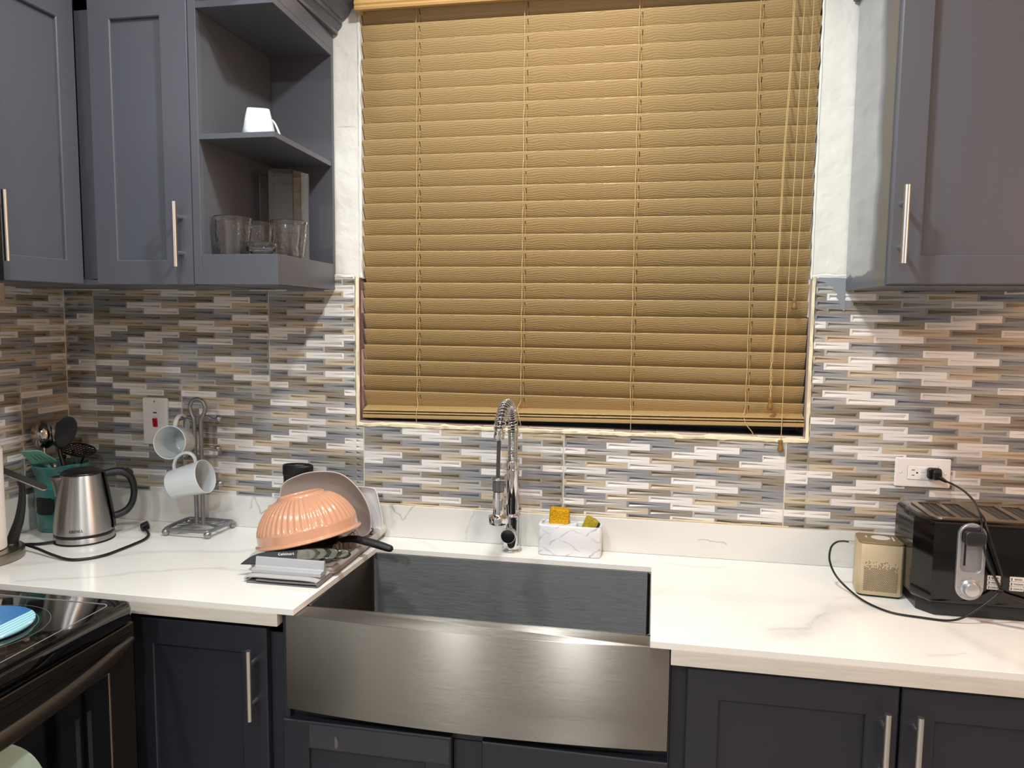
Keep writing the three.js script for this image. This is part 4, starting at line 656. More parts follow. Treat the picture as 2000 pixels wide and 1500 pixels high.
// ---------------------------------------------------------------- glassware
{
  const dimple = (u, v) => { let m = 1; const X = u * 18, Y = v * 11; for (let a = -1; a <= 1; a++) for (let b = -1; b <= 1; b++) { const i = Math.floor(X) + a, j = Math.floor(Y) + b, ii = ((i % 18) + 18) % 18; m = Math.min(m, Math.hypot(X - i - 0.2 - 0.6 * hsh(ii, j, 171), Y - j - 0.2 - 0.6 * hsh(ii, j, 172))); } return Math.min(1, m); };
  const ham = M.glass;
  const tumbler = () => {                                      // a hammered outer wall, a smooth inner one
    const pr = [[0.0001, 0, 0], [0.031, 0, 0], [0.034, 0.002, 0]]; for (let k = 1; k <= 30; k++) pr.push([0.034 + 0.0105 * k / 31, 0.002 + 0.092 * k / 31, Math.min(1, k / 3, (31 - k) / 2)]); pr.push([0.0445, 0.0955, 0], [0.0442, 0.098, 0], [0.0422, 0.098, 0], [0.0418, 0.096, 0], [0.0325, 0.009, 0], [0.028, 0.007, 0], [0.0001, 0.007, 0]);
    const K = 120, p = [], uv = [], ix = []; pr.forEach(([r, y, a]) => { for (let j = 0; j <= K; j++) { const th = j / K * 2 * Math.PI, q = r - 0.0016 * a * (1 - dimple(j / K, y / 0.1)); p.push(q * Math.sin(th), y, q * Math.cos(th)); uv.push(j / K, y * 10); } });
    for (let i = 0; i + 1 < pr.length; i++) for (let j = 0; j < K; j++) { const a = i * (K + 1) + j, b = a + K + 1; ix.push(a, a + 1, b, b, a + 1, b + 1); }
    const g = new THREE.BufferGeometry(); g.setAttribute('position', new THREE.Float32BufferAttribute(p, 3)); g.setAttribute('uv', new THREE.Float32BufferAttribute(uv, 2)); g.setIndex(ix); g.computeVertexNormals(); return g;
  };
  const G3 = 'hammered glass tumblers on the open shelf';
  const t = thing('glass_tumbler', 'dimpled glass tumbler at the left on the open shelf, nearest the cabinet door', 'glass', [0.7195, 1.6305, 0.288], 0, G3);
  mesh('tumbler_wall', tumbler(), ham, t);
  const put = (x, z, r, label) => { const c = t.clone(); c.name = numbered('glass_tumbler'); c.position.set(x, 1.6305, z); c.rotation.y = r; c.userData = { ...c.userData, label }; scene.add(c); };
  put(0.8165, 0.2, 1.1, 'dimpled glass tumbler at the right on the open shelf, in front of the glass vase');
  put(0.7225, 0.190, 2.3, 'dimpled glass tumbler half hidden behind the left tumbler');
  const s = thing('short_glass', 'short clear glass low in front of the vase, between the two front tumblers', 'glass', [0.793, 1.6305, 0.292]);
  mesh('glass_wall', lathe([[0, 0], [0.030, 0], [0.0325, 0.003], [0.0345, 0.036], [0.0345, 0.0375], [0.0325, 0.0375], [0.0322, 0.036], [0.030, 0.008], [0, 0.007]], 48), M.glass, s);
  const v = thing('glass_vase', 'tall six-sided clear glass vase at the back of the open shelf', 'vase', [0.7455, 1.6305, 0.083], 0.30);
  const hex = (r) => { const a = []; for (let k = 0; k < 6; k++) a.push([r * Math.cos(k * Math.PI / 3), r * Math.sin(k * Math.PI / 3)]); return a; };
  const o = poly(hex(0.063)); o.holes.push(poly(hex(0.0595), THREE.Path)); mesh('vase_wall', [extY(o, 0.006, 0.236, 0.0006), extY(poly(hex(0.063)), 0, 0.006, 0.0006)], M.glass, v);
}

// ---------------------------------------------------------------- kettle
const KX = 0.2205, KZ = 0.2135;
{
  const b = thing('kettle_dock', 'round steel and black power base under the kettle, its black lead lying on the worktop', 'kettle dock', [0, 0, 0]);
  mesh('base_ring', lathe([[0, 0.903], [0.0709, 0.903], [0.0720, 0.905], [0.0720, 0.9165], [0.0709, 0.918], [0, 0.918]], 64).translate(KX, 0, KZ), M.kettle, b);
  mesh('base_foot', lathe([[0, 0.9002], [0.0724, 0.9002], [0.0735, 0.9015], [0.0735, 0.9035], [0, 0.9035]], 64).translate(KX, 0, KZ), M.black, b);
  mesh('power_lead', tube([[0.181, 0.907, 0.273], [0.150, 0.9045, 0.291], [0.125, 0.904, 0.297], [0.108, 0.904, 0.306], [0.105, 0.9043, 0.318], [0.118, 0.910, 0.325], [0.145, 0.9165, 0.333], [0.2, 0.913, 0.348], [0.26, 0.908, 0.368], [0.318, 0.9045, 0.381], [0.355, 0.904, 0.366], [0.378, 0.904, 0.330], [0.384, 0.904, 0.285], [0.387, 0.904, 0.240], [0.388, 0.905, 0.2], [0.376, 0.907, 0.165], [0.352, 0.909, 0.140], [0.335, 0.911, 0.126]], 0.0036, 160, 10), M.black, b);
  const p = mesh('plug', [box(-0.011, 0.011, -0.009, 0.009, -0.012, 0.016, 0.004), cyl([0, 0, 0.014], [0, 0, 0.03], 0.0055, 0.0042)], M.black, b); p.position.set(0.322, 0.912, 0.107); p.rotation.set(0.12, 0.62, 0.3);
  mesh('prong', [box(-0.006, -0.0045, -0.003, 0.003, -0.026, -0.010, 0), box(0.0045, 0.006, -0.003, 0.003, -0.026, -0.010, 0)], M.steel, p);
}
{
  const t = thing('kettle', 'brushed steel electric kettle with a black lid and handle, beside the teal crock', 'kettle', [KX, 0, KZ], 0.70); t.scale.set(0.762, 1, 0.762);
  const R = (y) => { const s = Math.min(1, Math.max(0, (y - 0.935) / 0.142)); return 0.0945 - 0.0275 * s ** 1.25; };
  const body = [[0, 0.9245], [0.0915, 0.9245], [0.0935, 0.9255]]; for (let i = 0; i <= 24; i++) { const y = 0.927 + (1.0765 - 0.927) * i / 24; body.push([R(y), y]); } body.push([0.0660, 1.0785], [0.063, 1.0785], [0, 1.077]);
  mesh('kettle_body', lathe(body, 96), M.kettle, t);
  mesh('seal_ring', lathe([[0, 0.9185], [0.0925, 0.9185], [0.0940, 0.9195], [0.0940, 0.9245], [0.0925, 0.9252], [0, 0.9252]], 64), M.black, t);
  mesh('lid', lathe([[0, 1.0905], [0.03, 1.0902], [0.052, 1.088], [0.062, 1.0845], [0.065, 1.081], [0.0652, 1.0775], [0, 1.0775]], 64), std(0x17171a, 0.3), t);
  // spout: a folded wedge on the left
  const sp = []; const q = (a, r, y) => [-(r) * Math.cos(a), y, r * Math.sin(a)];
  { const A = 0.40, rows = [[1.022, 0.005], [1.045, 0.014], [1.063, 0.024], [1.0735, 0.033]], p = [], uv = [], ix = [];
    rows.forEach(([y, out], i) => { for (let j = 0; j <= 8; j++) { const s = j / 4 - 1, a = A * s * (0.35 + 0.22 * i), r = R(y) - 0.001 + out * (1 - Math.abs(s)) ** 0.9; p.push(...q(a, r, y)); uv.push(j / 8, i / 3); } });
    for (let j = 0; j <= 8; j++) { const s = j / 4 - 1, a = A * s, r = R(1.0735) - 0.004 + 0.026 * (1 - Math.abs(s)); p.push(...q(a, r, 1.0735 - 0.004)); uv.push(j / 8, 1); }
    for (let i = 0; i < 4; i++) for (let j = 0; j < 8; j++) { const a = i * 9 + j; ix.push(a, a + 1, a + 9, a + 9, a + 1, a + 10); }
    const g = new THREE.BufferGeometry(); g.setAttribute('position', new THREE.Float32BufferAttribute(p, 3)); g.setAttribute('uv', new THREE.Float32BufferAttribute(uv, 2)); g.setIndex(ix); g.computeVertexNormals(); sp.push(g); }
  const spM = M.steel.clone(); spM.side = THREE.DoubleSide; mesh('spout', sp[0], spM, t);
  // black mount down the right side and the loop handle
  const panel = []; for (let i = 0; i <= 16; i++) { const y = 0.930 + 0.150 * i / 16; panel.push([R(y) + 0.0045, y]); } panel.push([R(1.08) - 0.004, 1.0805]); panel.unshift([R(0.93) - 0.004, 0.9295]);
  mesh('handle_mount', new THREE.LatheGeometry(panel.map((p) => new THREE.Vector2(...p)), 16, Math.PI / 2 - 0.42, 0.80), std(0x121317, 0.42, 0, { side: THREE.DoubleSide }), t);
  const hp = [[0.058, 1.070, 0], [0.078, 1.0735, 0], [0.105, 1.0755, 0], [0.131, 1.071, 0], [0.150, 1.056, 0], [0.159, 1.032, 0], [0.1585, 1.006, 0], [0.150, 0.983, 0], [0.134, 0.967, 0], [0.112, 0.958, 0], [0.088, 0.9545, 0]];
  const C = new THREE.CatmullRomCurve3(vs(hp)), N = 70, k = 16, hg = new THREE.TubeGeometry(C, N, 1, k), P = hg.attributes.position;
  for (let i = 0; i <= N; i++) { const c = C.getPointAt(i / N), r = 0.0092 + 0.0022 * Math.sin(i / N * Math.PI); for (let j = 0; j <= k; j++) { const o = i * (k + 1) + j, v = V(P.getX(o), P.getY(o), P.getZ(o)).sub(c); P.setXYZ(o, c.x + v.x * r, c.y + v.y * r, c.z + v.z * r * 1.35); } } hg.computeVertexNormals();
  const h = mesh('kettle_handle', hg, std(0x15161b, 0.45), t);
  mesh('switch', box(-0.012, 0.014, -0.004, 0.006, -0.009, 0.009, 0.003).rotateZ(-0.62).translate(0.146, 1.073, 0), M.black, h);
  // lettering bent round the body
  const tg = text('AROMA', 0.0072, 0.0004, serif), tp = tg.attributes.position, az = -15.6 * Math.PI / 180, y0 = 0.9395;
  for (let i = 0; i < tp.count; i++) { const big = 1, x = tp.getX(i) * 1.12 * big, y = y0 + tp.getY(i), r = R(y) + 0.0002 + tp.getZ(i), a = az + x / R(y); tp.setXYZ(i, r * Math.sin(a), y, r * Math.cos(a)); } tg.computeVertexNormals();
  mesh('lettering', tg, std(0x101010, 0.5), t);
}

// ---------------------------------------------------------------- utensil crock in the corner
const UX = 0.0825, UZ = 0.1285;
{
  const t = thing('utensil_crock', 'glossy teal ceramic utensil crock with a black label in the corner', 'crock', [UX, 0.9, UZ]);
  mesh('crock_body', lathe([[0, 0.0005], [0.060, 0.0005], [0.063, 0.003], [0.0665, 0.02], [0.0680, 0.06], [0.0675, 0.098], [0.0685, 0.112], [0.0710, 0.122], [0.0705, 0.130], [0.0670, 0.1365], [0.0640, 0.142], [0.0645, 0.150], [0.0665, 0.160], [0.0700, 0.172], [0.0722, 0.180], [0.0715, 0.183], [0.0690, 0.1835], [0.0665, 0.181], [0.0620, 0.165], [0.0590, 0.145], [0.0625, 0.12], [0.0615, 0.02], [0.055, 0.008], [0, 0.007]], 72), M.teal, t);
  // pouring lip on the right that rises above the rim
  const lip = []; { const p = [], ix = [], uv = []; for (let i = 0; i <= 12; i++) { const s = i / 12, a = 0.52 + 1.0 * s, w = Math.sin(s * Math.PI); const r0 = 0.0690, r1 = 0.0715 + 0.032 * w ** 1.2, y0 = 0.166, y1 = 0.182 + 0.010 * w; for (const [r, y] of [[r0 - 0.002, y0], [r0 + (r1 - r0) * 0.7, y0 + 0.006], [r1, y1], [r1 - 0.004, y1 + 0.0008], [r0 - 0.002, y0 + 0.012]]) { p.push(r * Math.sin(a), y, r * Math.cos(a)); uv.push(s, y * 5); } } for (let i = 0; i < 12; i++) for (let j = 0; j < 4; j++) { const a = i * 5 + j; ix.push(a, a + 5, a + 1, a + 1, a + 5, a + 6); } const g = new THREE.BufferGeometry(); g.setAttribute('position', new THREE.Float32BufferAttribute(p, 3)); g.setAttribute('uv', new THREE.Float32BufferAttribute(uv, 2)); g.setIndex(ix); g.computeVertexNormals(); lip.push(g); }
  const tealD = M.teal.clone(); tealD.side = THREE.DoubleSide; mesh('pouring_lip', lip[0], tealD, t);
  // label: a chamfered patch bent round the body
  const patch = (o, y0, y1, az, half, c) => { const s = poly([[-half + c, y0], [half - c, y0], [half, y0 + c], [half, y1 - c], [half - c, y1], [-half + c, y1], [-half, y1 - c], [-half, y0 + c]]); const g = new THREE.ExtrudeGeometry(s, { depth: 0.001, bevelEnabled: false, steps: 1 }); const src = g.toNonIndexed(), p = src.attributes.position; for (let i = 0; i < p.count; i++) { const r = 0.0682 + o + p.getZ(i), a = az + p.getX(i) / r; p.setXYZ(i, r * Math.sin(a), p.getY(i), r * Math.cos(a)); } src.computeVertexNormals(); return src; };
  mesh('label_frame', [-0.03, -0.015, 0, 0.015].map((x) => patch(-0.0006, 0.044, 0.107, 0.03 + x / 0.07 + 0.11, 0.0085, 0.0005)), M.teal, t);
  const strips = []; for (let k = 0; k < 8; k++) { const c = (k === 0 || k === 7) ? 0.0035 : 0; strips.push(patch(0.0006, 0.052 + c, 0.099 - c, 0.03 + (-0.0245 + 0.007 * k) / 0.069, 0.0035, 0)); }
  mesh('label', strips, std(0x17181d, 0.6), t);
}
{
  const top = (x, y, z) => [x, y, z];
  { // slotted turner leaning out to the left
    const t = thing('slotted_turner', 'teal slotted turner leaning out of the crock towards the paper towel', 'turner', [0, 0, 0]);
    const A = V(0.060, 1.133, 0.243), B = V(0.094, 1.1325, 0.215), C = V(0.1085, 1.093, 0.166), D = V(0.054, 1.090, 0.196);
    const p = (u, v) => A.clone().lerp(B, u).lerp(D.clone().lerp(C, u), v);
    const sh = rr(0, 1, 0, 1, 0.14); for (const u of [0.30, 0.48, 0.66]) sh.holes.push(rr(u, u + 0.07, 0.28, 0.74, 0.03, THREE.Path));
    const g = new THREE.ExtrudeGeometry(sh, { depth: 0.0035, bevelEnabled: false, curveSegments: 8 }), q = g.attributes.position, n = B.clone().sub(A).cross(D.clone().sub(A)).normalize();
    for (let i = 0; i < q.count; i++) { const w = p(q.getX(i), q.getY(i)).addScaledVector(n, q.getZ(i)); q.setXYZ(i, w.x, w.y, w.z); } g.computeVertexNormals();
    mesh('blade', g, M.tealSil, t);
    mesh('handle_shaft', tube([[0.083, 1.088, 0.180], [0.085, 1.060, 0.160], [0.090, 0.99, 0.125], [0.092, 0.93, 0.100]], 0.0055, 24, 10), M.tealSil, t);
  }
  { // black spoon
    const t = thing('serving_spoon', 'black plastic serving spoon, the tallest tool in the teal crock', 'spoon', [0.1165, 1.1735, 0.146]);
    const g = new THREE.SphereGeometry(1, 32, 20); g.scale(0.0255, 0.0445, 0.010); { const p = g.attributes.position; for (let i = 0; i < p.count; i++) { const y = p.getY(i), x = p.getX(i); p.setX(i, x * (1 + 0.10 * y / 0.0445)); const z = p.getZ(i); if (z > 0) p.setZ(i, z * 0.45 - 0.006 * (1 - (x / 0.0255) ** 2 - (y / 0.0445) ** 2)); } g.computeVertexNormals(); }
    g.rotateZ(-0.32).rotateY(0.55); mesh('spoon_bowl', g, std(0x0a0a0c, 0.3), t);
    mesh('handle_shaft', [tube([[-0.016, -0.040, 0.001], [-0.020, -0.05, 0.002], [-0.008, -0.085, 0.006], [0.002, -0.14, 0.004], [0.006, -0.22, 0.0]], 0.0055, 30, 10)], std(0x0a0a0c, 0.35), t);
  }
  { // two steel ladles behind
    const G4 = 'steel ladles in the teal crock';
    const mk = (name, label, pos, rz, ry, r) => { const t = thing(name, label, 'ladle', pos, 0, G4); const g = lathe([[0.0001, -r * 0.62], [r * 0.45, -r * 0.54], [r * 0.8, -r * 0.28], [r, 0.001], [r * 0.98, 0.0018], [r * 0.78, -r * 0.25], [r * 0.43, -r * 0.5], [0.0001, -r * 0.58]], 40).rotateX(-Math.PI / 2 + 0.22).scale(0.88, 1.12, 1).rotateY(ry).rotateZ(rz); mesh('ladle_bowl', g, std(0xb9b4ac, 0.1, 1), t); return t; };
    const a = mk('steel_ladle', 'steel ladle at the far left of the crock, nearest the left wall', [0.047, 1.160, 0.150], 0.1, 0.6, 0.034); mesh('handle_shaft', tube([[0.002, -0.028, 0.0], [0.010, -0.07, 0.004], [0.025, -0.15, 0.003], [0.035, -0.22, 0.0]], 0.003, 20, 8), M.steel, a);
    const b = mk('steel_ladle', 'steel ladle tucked close behind the black serving spoon', [0.0765, 1.161, 0.122], -0.08, 0.75, 0.034); mesh('handle_shaft', tube([[0.002, -0.028, 0], [0.008, -0.07, 0.004], [0.015, -0.15, 0.01], [0.02, -0.22, 0.012]], 0.003, 20, 8), M.steel, b);
  }
  { // masher with a wire grid head
    const t = thing('potato_masher', 'wire grid potato masher sticking out of the right of the crock', 'masher', [0.122, 1.118, 0.108]);
    const rx = 0.046, rz = 0.036, g = [tube(Array.from({ length: 24 }, (_, k) => [rx * Math.cos(k / 24 * 6.2832), 0, rz * Math.sin(k / 24 * 6.2832)]), 0.0018, 80, 8, true)];
    for (let k = -4; k <= 4; k++) { const x = k * 0.0098, h = rz * Math.sqrt(1 - (x / rx) ** 2); g.push(cyl([x, 0, -h], [x, 0, h], 0.0013, 0.0013, 6)); } for (let k = -3; k <= 3; k++) { const z = k * 0.0098, h = rx * Math.sqrt(1 - (z / rz) ** 2); g.push(cyl([-h, 0, z], [h, 0, z], 0.0013, 0.0013, 6)); }
    const head = mesh('grid_head', g, std(0x2b2622, 0.3, 0.8), t); head.rotation.set(0.22, 0, -0.22);
    mesh('stem', [tube([[0.022, -0.008, 0.0], [0.012, -0.03, 0.002], [-0.004, -0.075, 0.006], [-0.01, -0.2, 0.004]], 0.0026, 20, 8), tube([[-0.020, -0.002, 0.0], [-0.014, -0.02, 0.002], [-0.008, -0.075, 0.006], [-0.01, -0.09, 0.006]], 0.0026, 20, 8)], std(0x2b2622, 0.3, 0.8), t);
  }
  { // steel tong-like handle, seen between spoon and turner
    const t = thing('steel_tongs', 'steel tongs standing in the crock between the black spoon and the turner', 'tongs', [0, 0, 0]);
    const arm = (x, r) => ext(rr(-0.006, 0.006, -0.11, 0.115, 0.004), 0.0016, 0.0003).rotateZ(r).translate(x, 0.985, 0.118);
    mesh('arm', arm(0.0885, 0.03), M.steel, t); mesh('arm', arm(0.103, -0.05).translate(0, 0, -0.006), M.steel, t); mesh('pivot', ball(0.087, 1.099, 0.122, 0.006), M.black, t);
  }
}

// ---------------------------------------------------------------- paper towel
{
  const bx = 0.098, bz = 0.418, t = thing('paper_towel_holder', 'steel paper towel stand with a black curved tension arm on the worktop', 'towel holder', [bx, 0.9, bz]);
  mesh('stand_base', lathe([[0, 0.0005], [0.0945, 0.0005], [0.097, 0.003], [0.0965, 0.0215], [0.0945, 0.0242], [0.088, 0.025], [0, 0.025]], 72), std(0x9d9488, 0.32, 1), t);
  mesh('rod', [cyl([0, 0.02, 0], [0, 0.315, 0], 0.008), ball(0, 0.32, 0, 0.014)], M.steel, t);
  // black arm: tapering, bowed
  const P = vs([[0.040, 0.022, -0.056], [0.047, 0.05, -0.060], [0.060, 0.085, -0.062], [0.070, 0.125, -0.062], [0.0745, 0.155, -0.061], [0.0755, 0.178, -0.060]]), C = new THREE.CatmullRomCurve3(P), N = 40, k = 14, g = new THREE.TubeGeometry(C, N, 1, k), p = g.attributes.position;
  for (let i = 0; i <= N; i++) { const c = C.getPointAt(i / N), s = i / N, r = 0.014 - 0.0075 * s; for (let j = 0; j <= k; j++) { const o = i * (k + 1) + j, v = V(p.getX(o), p.getY(o), p.getZ(o)).sub(c); p.setXYZ(o, c.x + v.x * r, c.y + v.y * r, c.z + v.z * r); } } g.computeVertexNormals();
  mesh('tension_arm', [g, cyl([0.0755, 0.176, -0.06], [0.0757, 0.184, -0.06], 0.0092, 0.0105), lathe([[0, 0.018], [0.02, 0.018], [0.017, 0.03], [0, 0.034]], 24).translate(0.038, 0, -0.055)], M.black, t);
  const plate = ext(rr(-0.064, 0.060, -0.0095, 0.0095, 0.0092), 0.004, 0.001, 2).rotateX(-Math.PI / 2); plate.translate(0, 0, 0); const m = mesh('pressure_plate', plate, std(0x9b978f, 0.25, 1), t); m.position.set(0.079, 0.190, -0.059); m.rotation.set(0.5, 0.10, -0.60);
  const r = thing('paper_towel_roll', 'white paper towel roll on the steel stand at the left edge', 'paper towel', [bx, 0.9258, bz]);
  const bump = dataTex(256, 256, (u, v) => G(128 + 60 * Math.sin(u * 200) * Math.sin(v * 200) + 50 * (vnoise(u * 40, v * 40, 181) - 0.5)), false);
  mesh('paper', lathe([[0.02, 0], [0.0585, 0], [0.0602, 0.002], [0.0600, 0.244], [0.0585, 0.2465], [0.02, 0.2465], [0.02, 0]], 64), std(0xf2ece4, 0.95, 0, { bumpMap: bump, bumpScale: 0.0012 }), r);
  mesh('loose_sheet', new THREE.LatheGeometry([[0.0606, 0.001], [0.0612, 0.002], [0.0612, 0.244], [0.0606, 0.2455]].map((q) => new THREE.Vector2(...q)), 20, 0.6, 1.5), std(0xf2ece4, 0.95, 0, { side: THREE.DoubleSide }), r);
}

// ---------------------------------------------------------------- range with a spoon rest and a mitt
{
  const t = thing('range', 'black glass-top range with a dark steel oven front at the left', 'range', [0, 0, 0]);
  const z0 = 0.5945, z1 = 1.354, X = 0.661;
  mesh('range_body', box(0.02, 0.640, 0.03, 0.872, z0 + 0.006, z1 - 0.006, 0.004), M.steelDark, t);
  mesh('cooktop', toCreasedNormals(extY(rr(0.012, X, -z1, -z0, 0.02), 0.8705, 0.912, 0.009, 4, 10), 0.6), M.blackGloss, t);
  const line = (w, g) => g;
  const outline = rr(0.058, 0.628, -z1 + 0.034, -z0 - 0.030, 0.016); outline.holes.push(rr(0.0598, 0.6262, -z1 + 0.0358, -z0 - 0.0318, 0.0145, THREE.Path));
  mesh('glass_border', extY(outline, 0.9118, 0.9124), std(0x8d8f8a, 0.4), t);
  const ring = (x, z, r) => mesh('burner_ring', new THREE.RingGeometry(r - 0.0012, r, 96).rotateX(-Math.PI / 2).translate(x, 0.9123, z), std(0x6d716d, 0.4), t);
  ring(0.470, 0.785, 0.1215); ring(0.19, 0.79, 0.085); ring(0.455, 1.15, 0.09); ring(0.19, 1.15, 0.11); ring(0.470, 0.785, 0.1015);
  const d = mesh('oven_door', box(0.641, 0.6575, 0.20, 0.868, z0 + 0.0045, z1 - 0.0045, 0.003), M.steelDark, t);
  const top = mesh('vent_rail', box(0.640, 0.6595, 0.834, 0.8692, z0 + 0.004, z1 - 0.004, 0.003), M.steelDark, d);
  for (const [a, b] of [[0.6085, 0.653], [0.6706, 0.7065], [0.7538, 0.7873], [0.8123, 0.922], [0.94, 1.0], [1.03, 1.075], [1.11, 1.16]]) mesh('vent_slot', box(0.656, 0.6598, 0.8495, 0.8545, a, b, 0.0008), M.black, top);
  mesh('oven_window', box(0.650, 0.6582, 0.27, 0.793, 0.676, z1 - 0.08, 0.002), M.blackGloss, d);
  mesh('window_trim', box(0.6560, 0.6596, 0.27, 0.793, 0.6722, 0.6765, 0.0008), std(0xb5a292, 0.3, 0.9), d);
  for (const z of [0.725, 0.755]) mesh('painted_glass_reflection', box(0.6578, 0.6584, 0.32, 0.745, z, z + 0.011, 0), std(0x2e302f, 0.3), d);  // grey reflections on the oven glass, put in as thin painted strips
  const hp = []; for (let i = 0; i <= 24; i++) { const s = i / 24; hp.push([0.662 + 0.047 * Math.sin(s * Math.PI) ** 0.75, 0.838 - 0.006 * Math.sin(s * Math.PI), z0 + 0.019 + (z1 - z0 - 0.038) * s]); }
  const hg = tube(hp, 1, 80, 14), C = new THREE.CatmullRomCurve3(vs(hp)), p = hg.attributes.position; for (let i = 0; i <= 80; i++) { const c = C.getPointAt(i / 80), e = Math.min(1, Math.min(i, 80 - i) / 12 + 0.35); for (let j = 0; j <= 14; j++) { const o = i * 15 + j, v = V(p.getX(o), p.getY(o), p.getZ(o)).sub(c); p.setXYZ(o, c.x + v.x * 0.008, c.y + v.y * 0.0155 * e, c.z + v.z * 0.008); } } hg.computeVertexNormals();
  mesh('oven_handle', hg, std(0x5a534b, 0.36, 0.9), d);
}
{
  const t = thing('spoon_rest', 'round blue trivet with pale cyan stripes on the cooktop ring', 'trivet', [0.468, 0.9128, 0.781]);
  const tex = canvasTex(512, 512, (c, w, h) => {
    c.fillStyle = '#2a72ad'; c.fillRect(0, 0, w, h);
    c.fillStyle = '#8cc3cf'; c.fillRect(w * 0.735, 0, w * 0.3, h); c.fillStyle = '#b9ecf7'; for (let k = 0; k < 5; k++) c.fillRect(w * (0.735 + k * 0.052), 0, w * 0.03, h);
    c.strokeStyle = '#bfe0f2'; c.lineWidth = 7; c.lineCap = 'round'; c.beginPath(); c.moveTo(230, 330); c.bezierCurveTo(250, 240, 320, 240, 300, 300); c.bezierCurveTo(280, 340, 240, 320, 262, 282); c.stroke();
    c.lineWidth = 4; c.beginPath(); c.moveTo(330, 250); c.lineTo(338, 205); c.moveTo(338, 205); c.lineTo(344, 190); c.stroke();
  });
  const g = lathe([[0, 0.0002], [0.09, 0.0002], [0.0945, 0.002], [0.0950, 0.006], [0.0930, 0.0075], [0.086, 0.0068], [0, 0.006]], 72), p = g.attributes.position, uv = g.attributes.uv; for (let i = 0; i < p.count; i++) uv.setXY(i, p.getX(i) / 0.19 + 0.5, 0.5 - p.getZ(i) / 0.19);
  mesh('trivet_disc', g, std(0xffffff, 0.35, 0, { map: tex }), t);
}
{
  const t = thing('oven_mitt', 'mint green double oven mitt hung over the oven handle', 'oven mitt', [0, 0, 0]);
  const pad = (x, y, z, r, ry) => { const s = new THREE.Shape(); s.absellipse(0, 0, r, ry, 0, Math.PI * 2); return ext(s, 0.014, 0.0055, 4, 40).rotateY(Math.PI / 2).translate(x, y, z); };
  const print = canvasTex(512, 512, (c, w, h) => { c.fillStyle = '#a9b3aa'; c.fillRect(0, 0, w, h); c.strokeStyle = '#d9e2da'; c.lineWidth = 8; for (let k = -4; k < 16; k++) { c.beginPath(); for (let y = 0; y <= h; y += 8) { const x = k * 44 + 26 * Math.sin(y / 40) + (y - 250) * 0.15; y ? c.lineTo(x, y) : c.moveTo(x, y); } c.stroke(); } });
  const b = mesh('mitt_pocket_back', pad(0.676, 0.655, 1.045, 0.184, 0.184), std(0xa9c2b2, 0.9), t);
  const inner = pad(0.6805, 0.635, 1.045, 0.172, 0.150); { const p = inner.attributes.position, uv = inner.attributes.uv; for (let i = 0; i < p.count; i++) uv.setXY(i, (p.getZ(i) - 0.87) / 0.35, (p.getY(i) - 0.48) / 0.33); } mesh('printed_lining', inner, std(0xffffff, 0.9, 0, { map: print }), b);
  mesh('mitt_pocket_front', pad(0.732, 0.795, 1.142, 0.130, 0.17), std(0x9fd3bd, 0.9), t);
  mesh('mitt_strap', box(0.676, 0.746, 0.868, 0.884, 1.04, 1.17, 0.006), std(0x9fd3bd, 0.9), t);
}
{
  const t = thing('microwave', 'black over-the-range microwave at the left edge, below the wall cabinet', 'microwave', [0, 0, 0]);
  mesh('microwave_body', box(0.004, 0.385, 1.523, 1.93, 0.616, 1.39, 0.004), M.black, t);
  mesh('microwave_door', box(0.3855, 0.410, 1.563, 1.93, 0.616, 1.39, 0.004), M.blackGloss, t);
  mesh('bottom_trim', box(0.3855, 0.4085, 1.523, 1.561, 0.6165, 1.39, 0.003), std(0x8a7a68, 0.4, 0.8), t);
}

// ---------------------------------------------------------------- wall plates
{
  const t = thing('cooker_switch', 'white wall plate with a red rocker switch, above the mug tree', 'switch', [0.2975, 1.1925, 0.0061]);
  mesh('wall_plate', ext(rr(-0.0395, 0.0395, -0.0675, 0.0675, 0.005), 0.009, 0.0022, 3), M.plasticWhite, t);
  const red = std(0xa80f1e, 0.25);
  mesh('rocker', [box(-0.007, 0.0075, -0.016, 0.0095, 0.008, 0.0125, 0.0015).rotateX(0.12)], red, t);
  mesh('indicator', box(-0.006, 0.006, 0.0225, 0.0262, 0.008, 0.0098, 0.0008), std(0x4a0d10, 0.3), t);
  for (const y of [0.0565, -0.0565]) { const s = mesh('screw', lathe([[0, 0.0102], [0.002, 0.0101], [0.0032, 0.0094], [0.0033, 0.0088], [0, 0.0088]], 16).rotateX(Math.PI / 2).translate(0, y, 0), M.nickel, t); mesh('screw_slot', box(-0.0026, 0.0026, y - 0.0004, y + 0.0004, 0.0099, 0.0104, 0).rotateZ(0), M.black, s); }
}
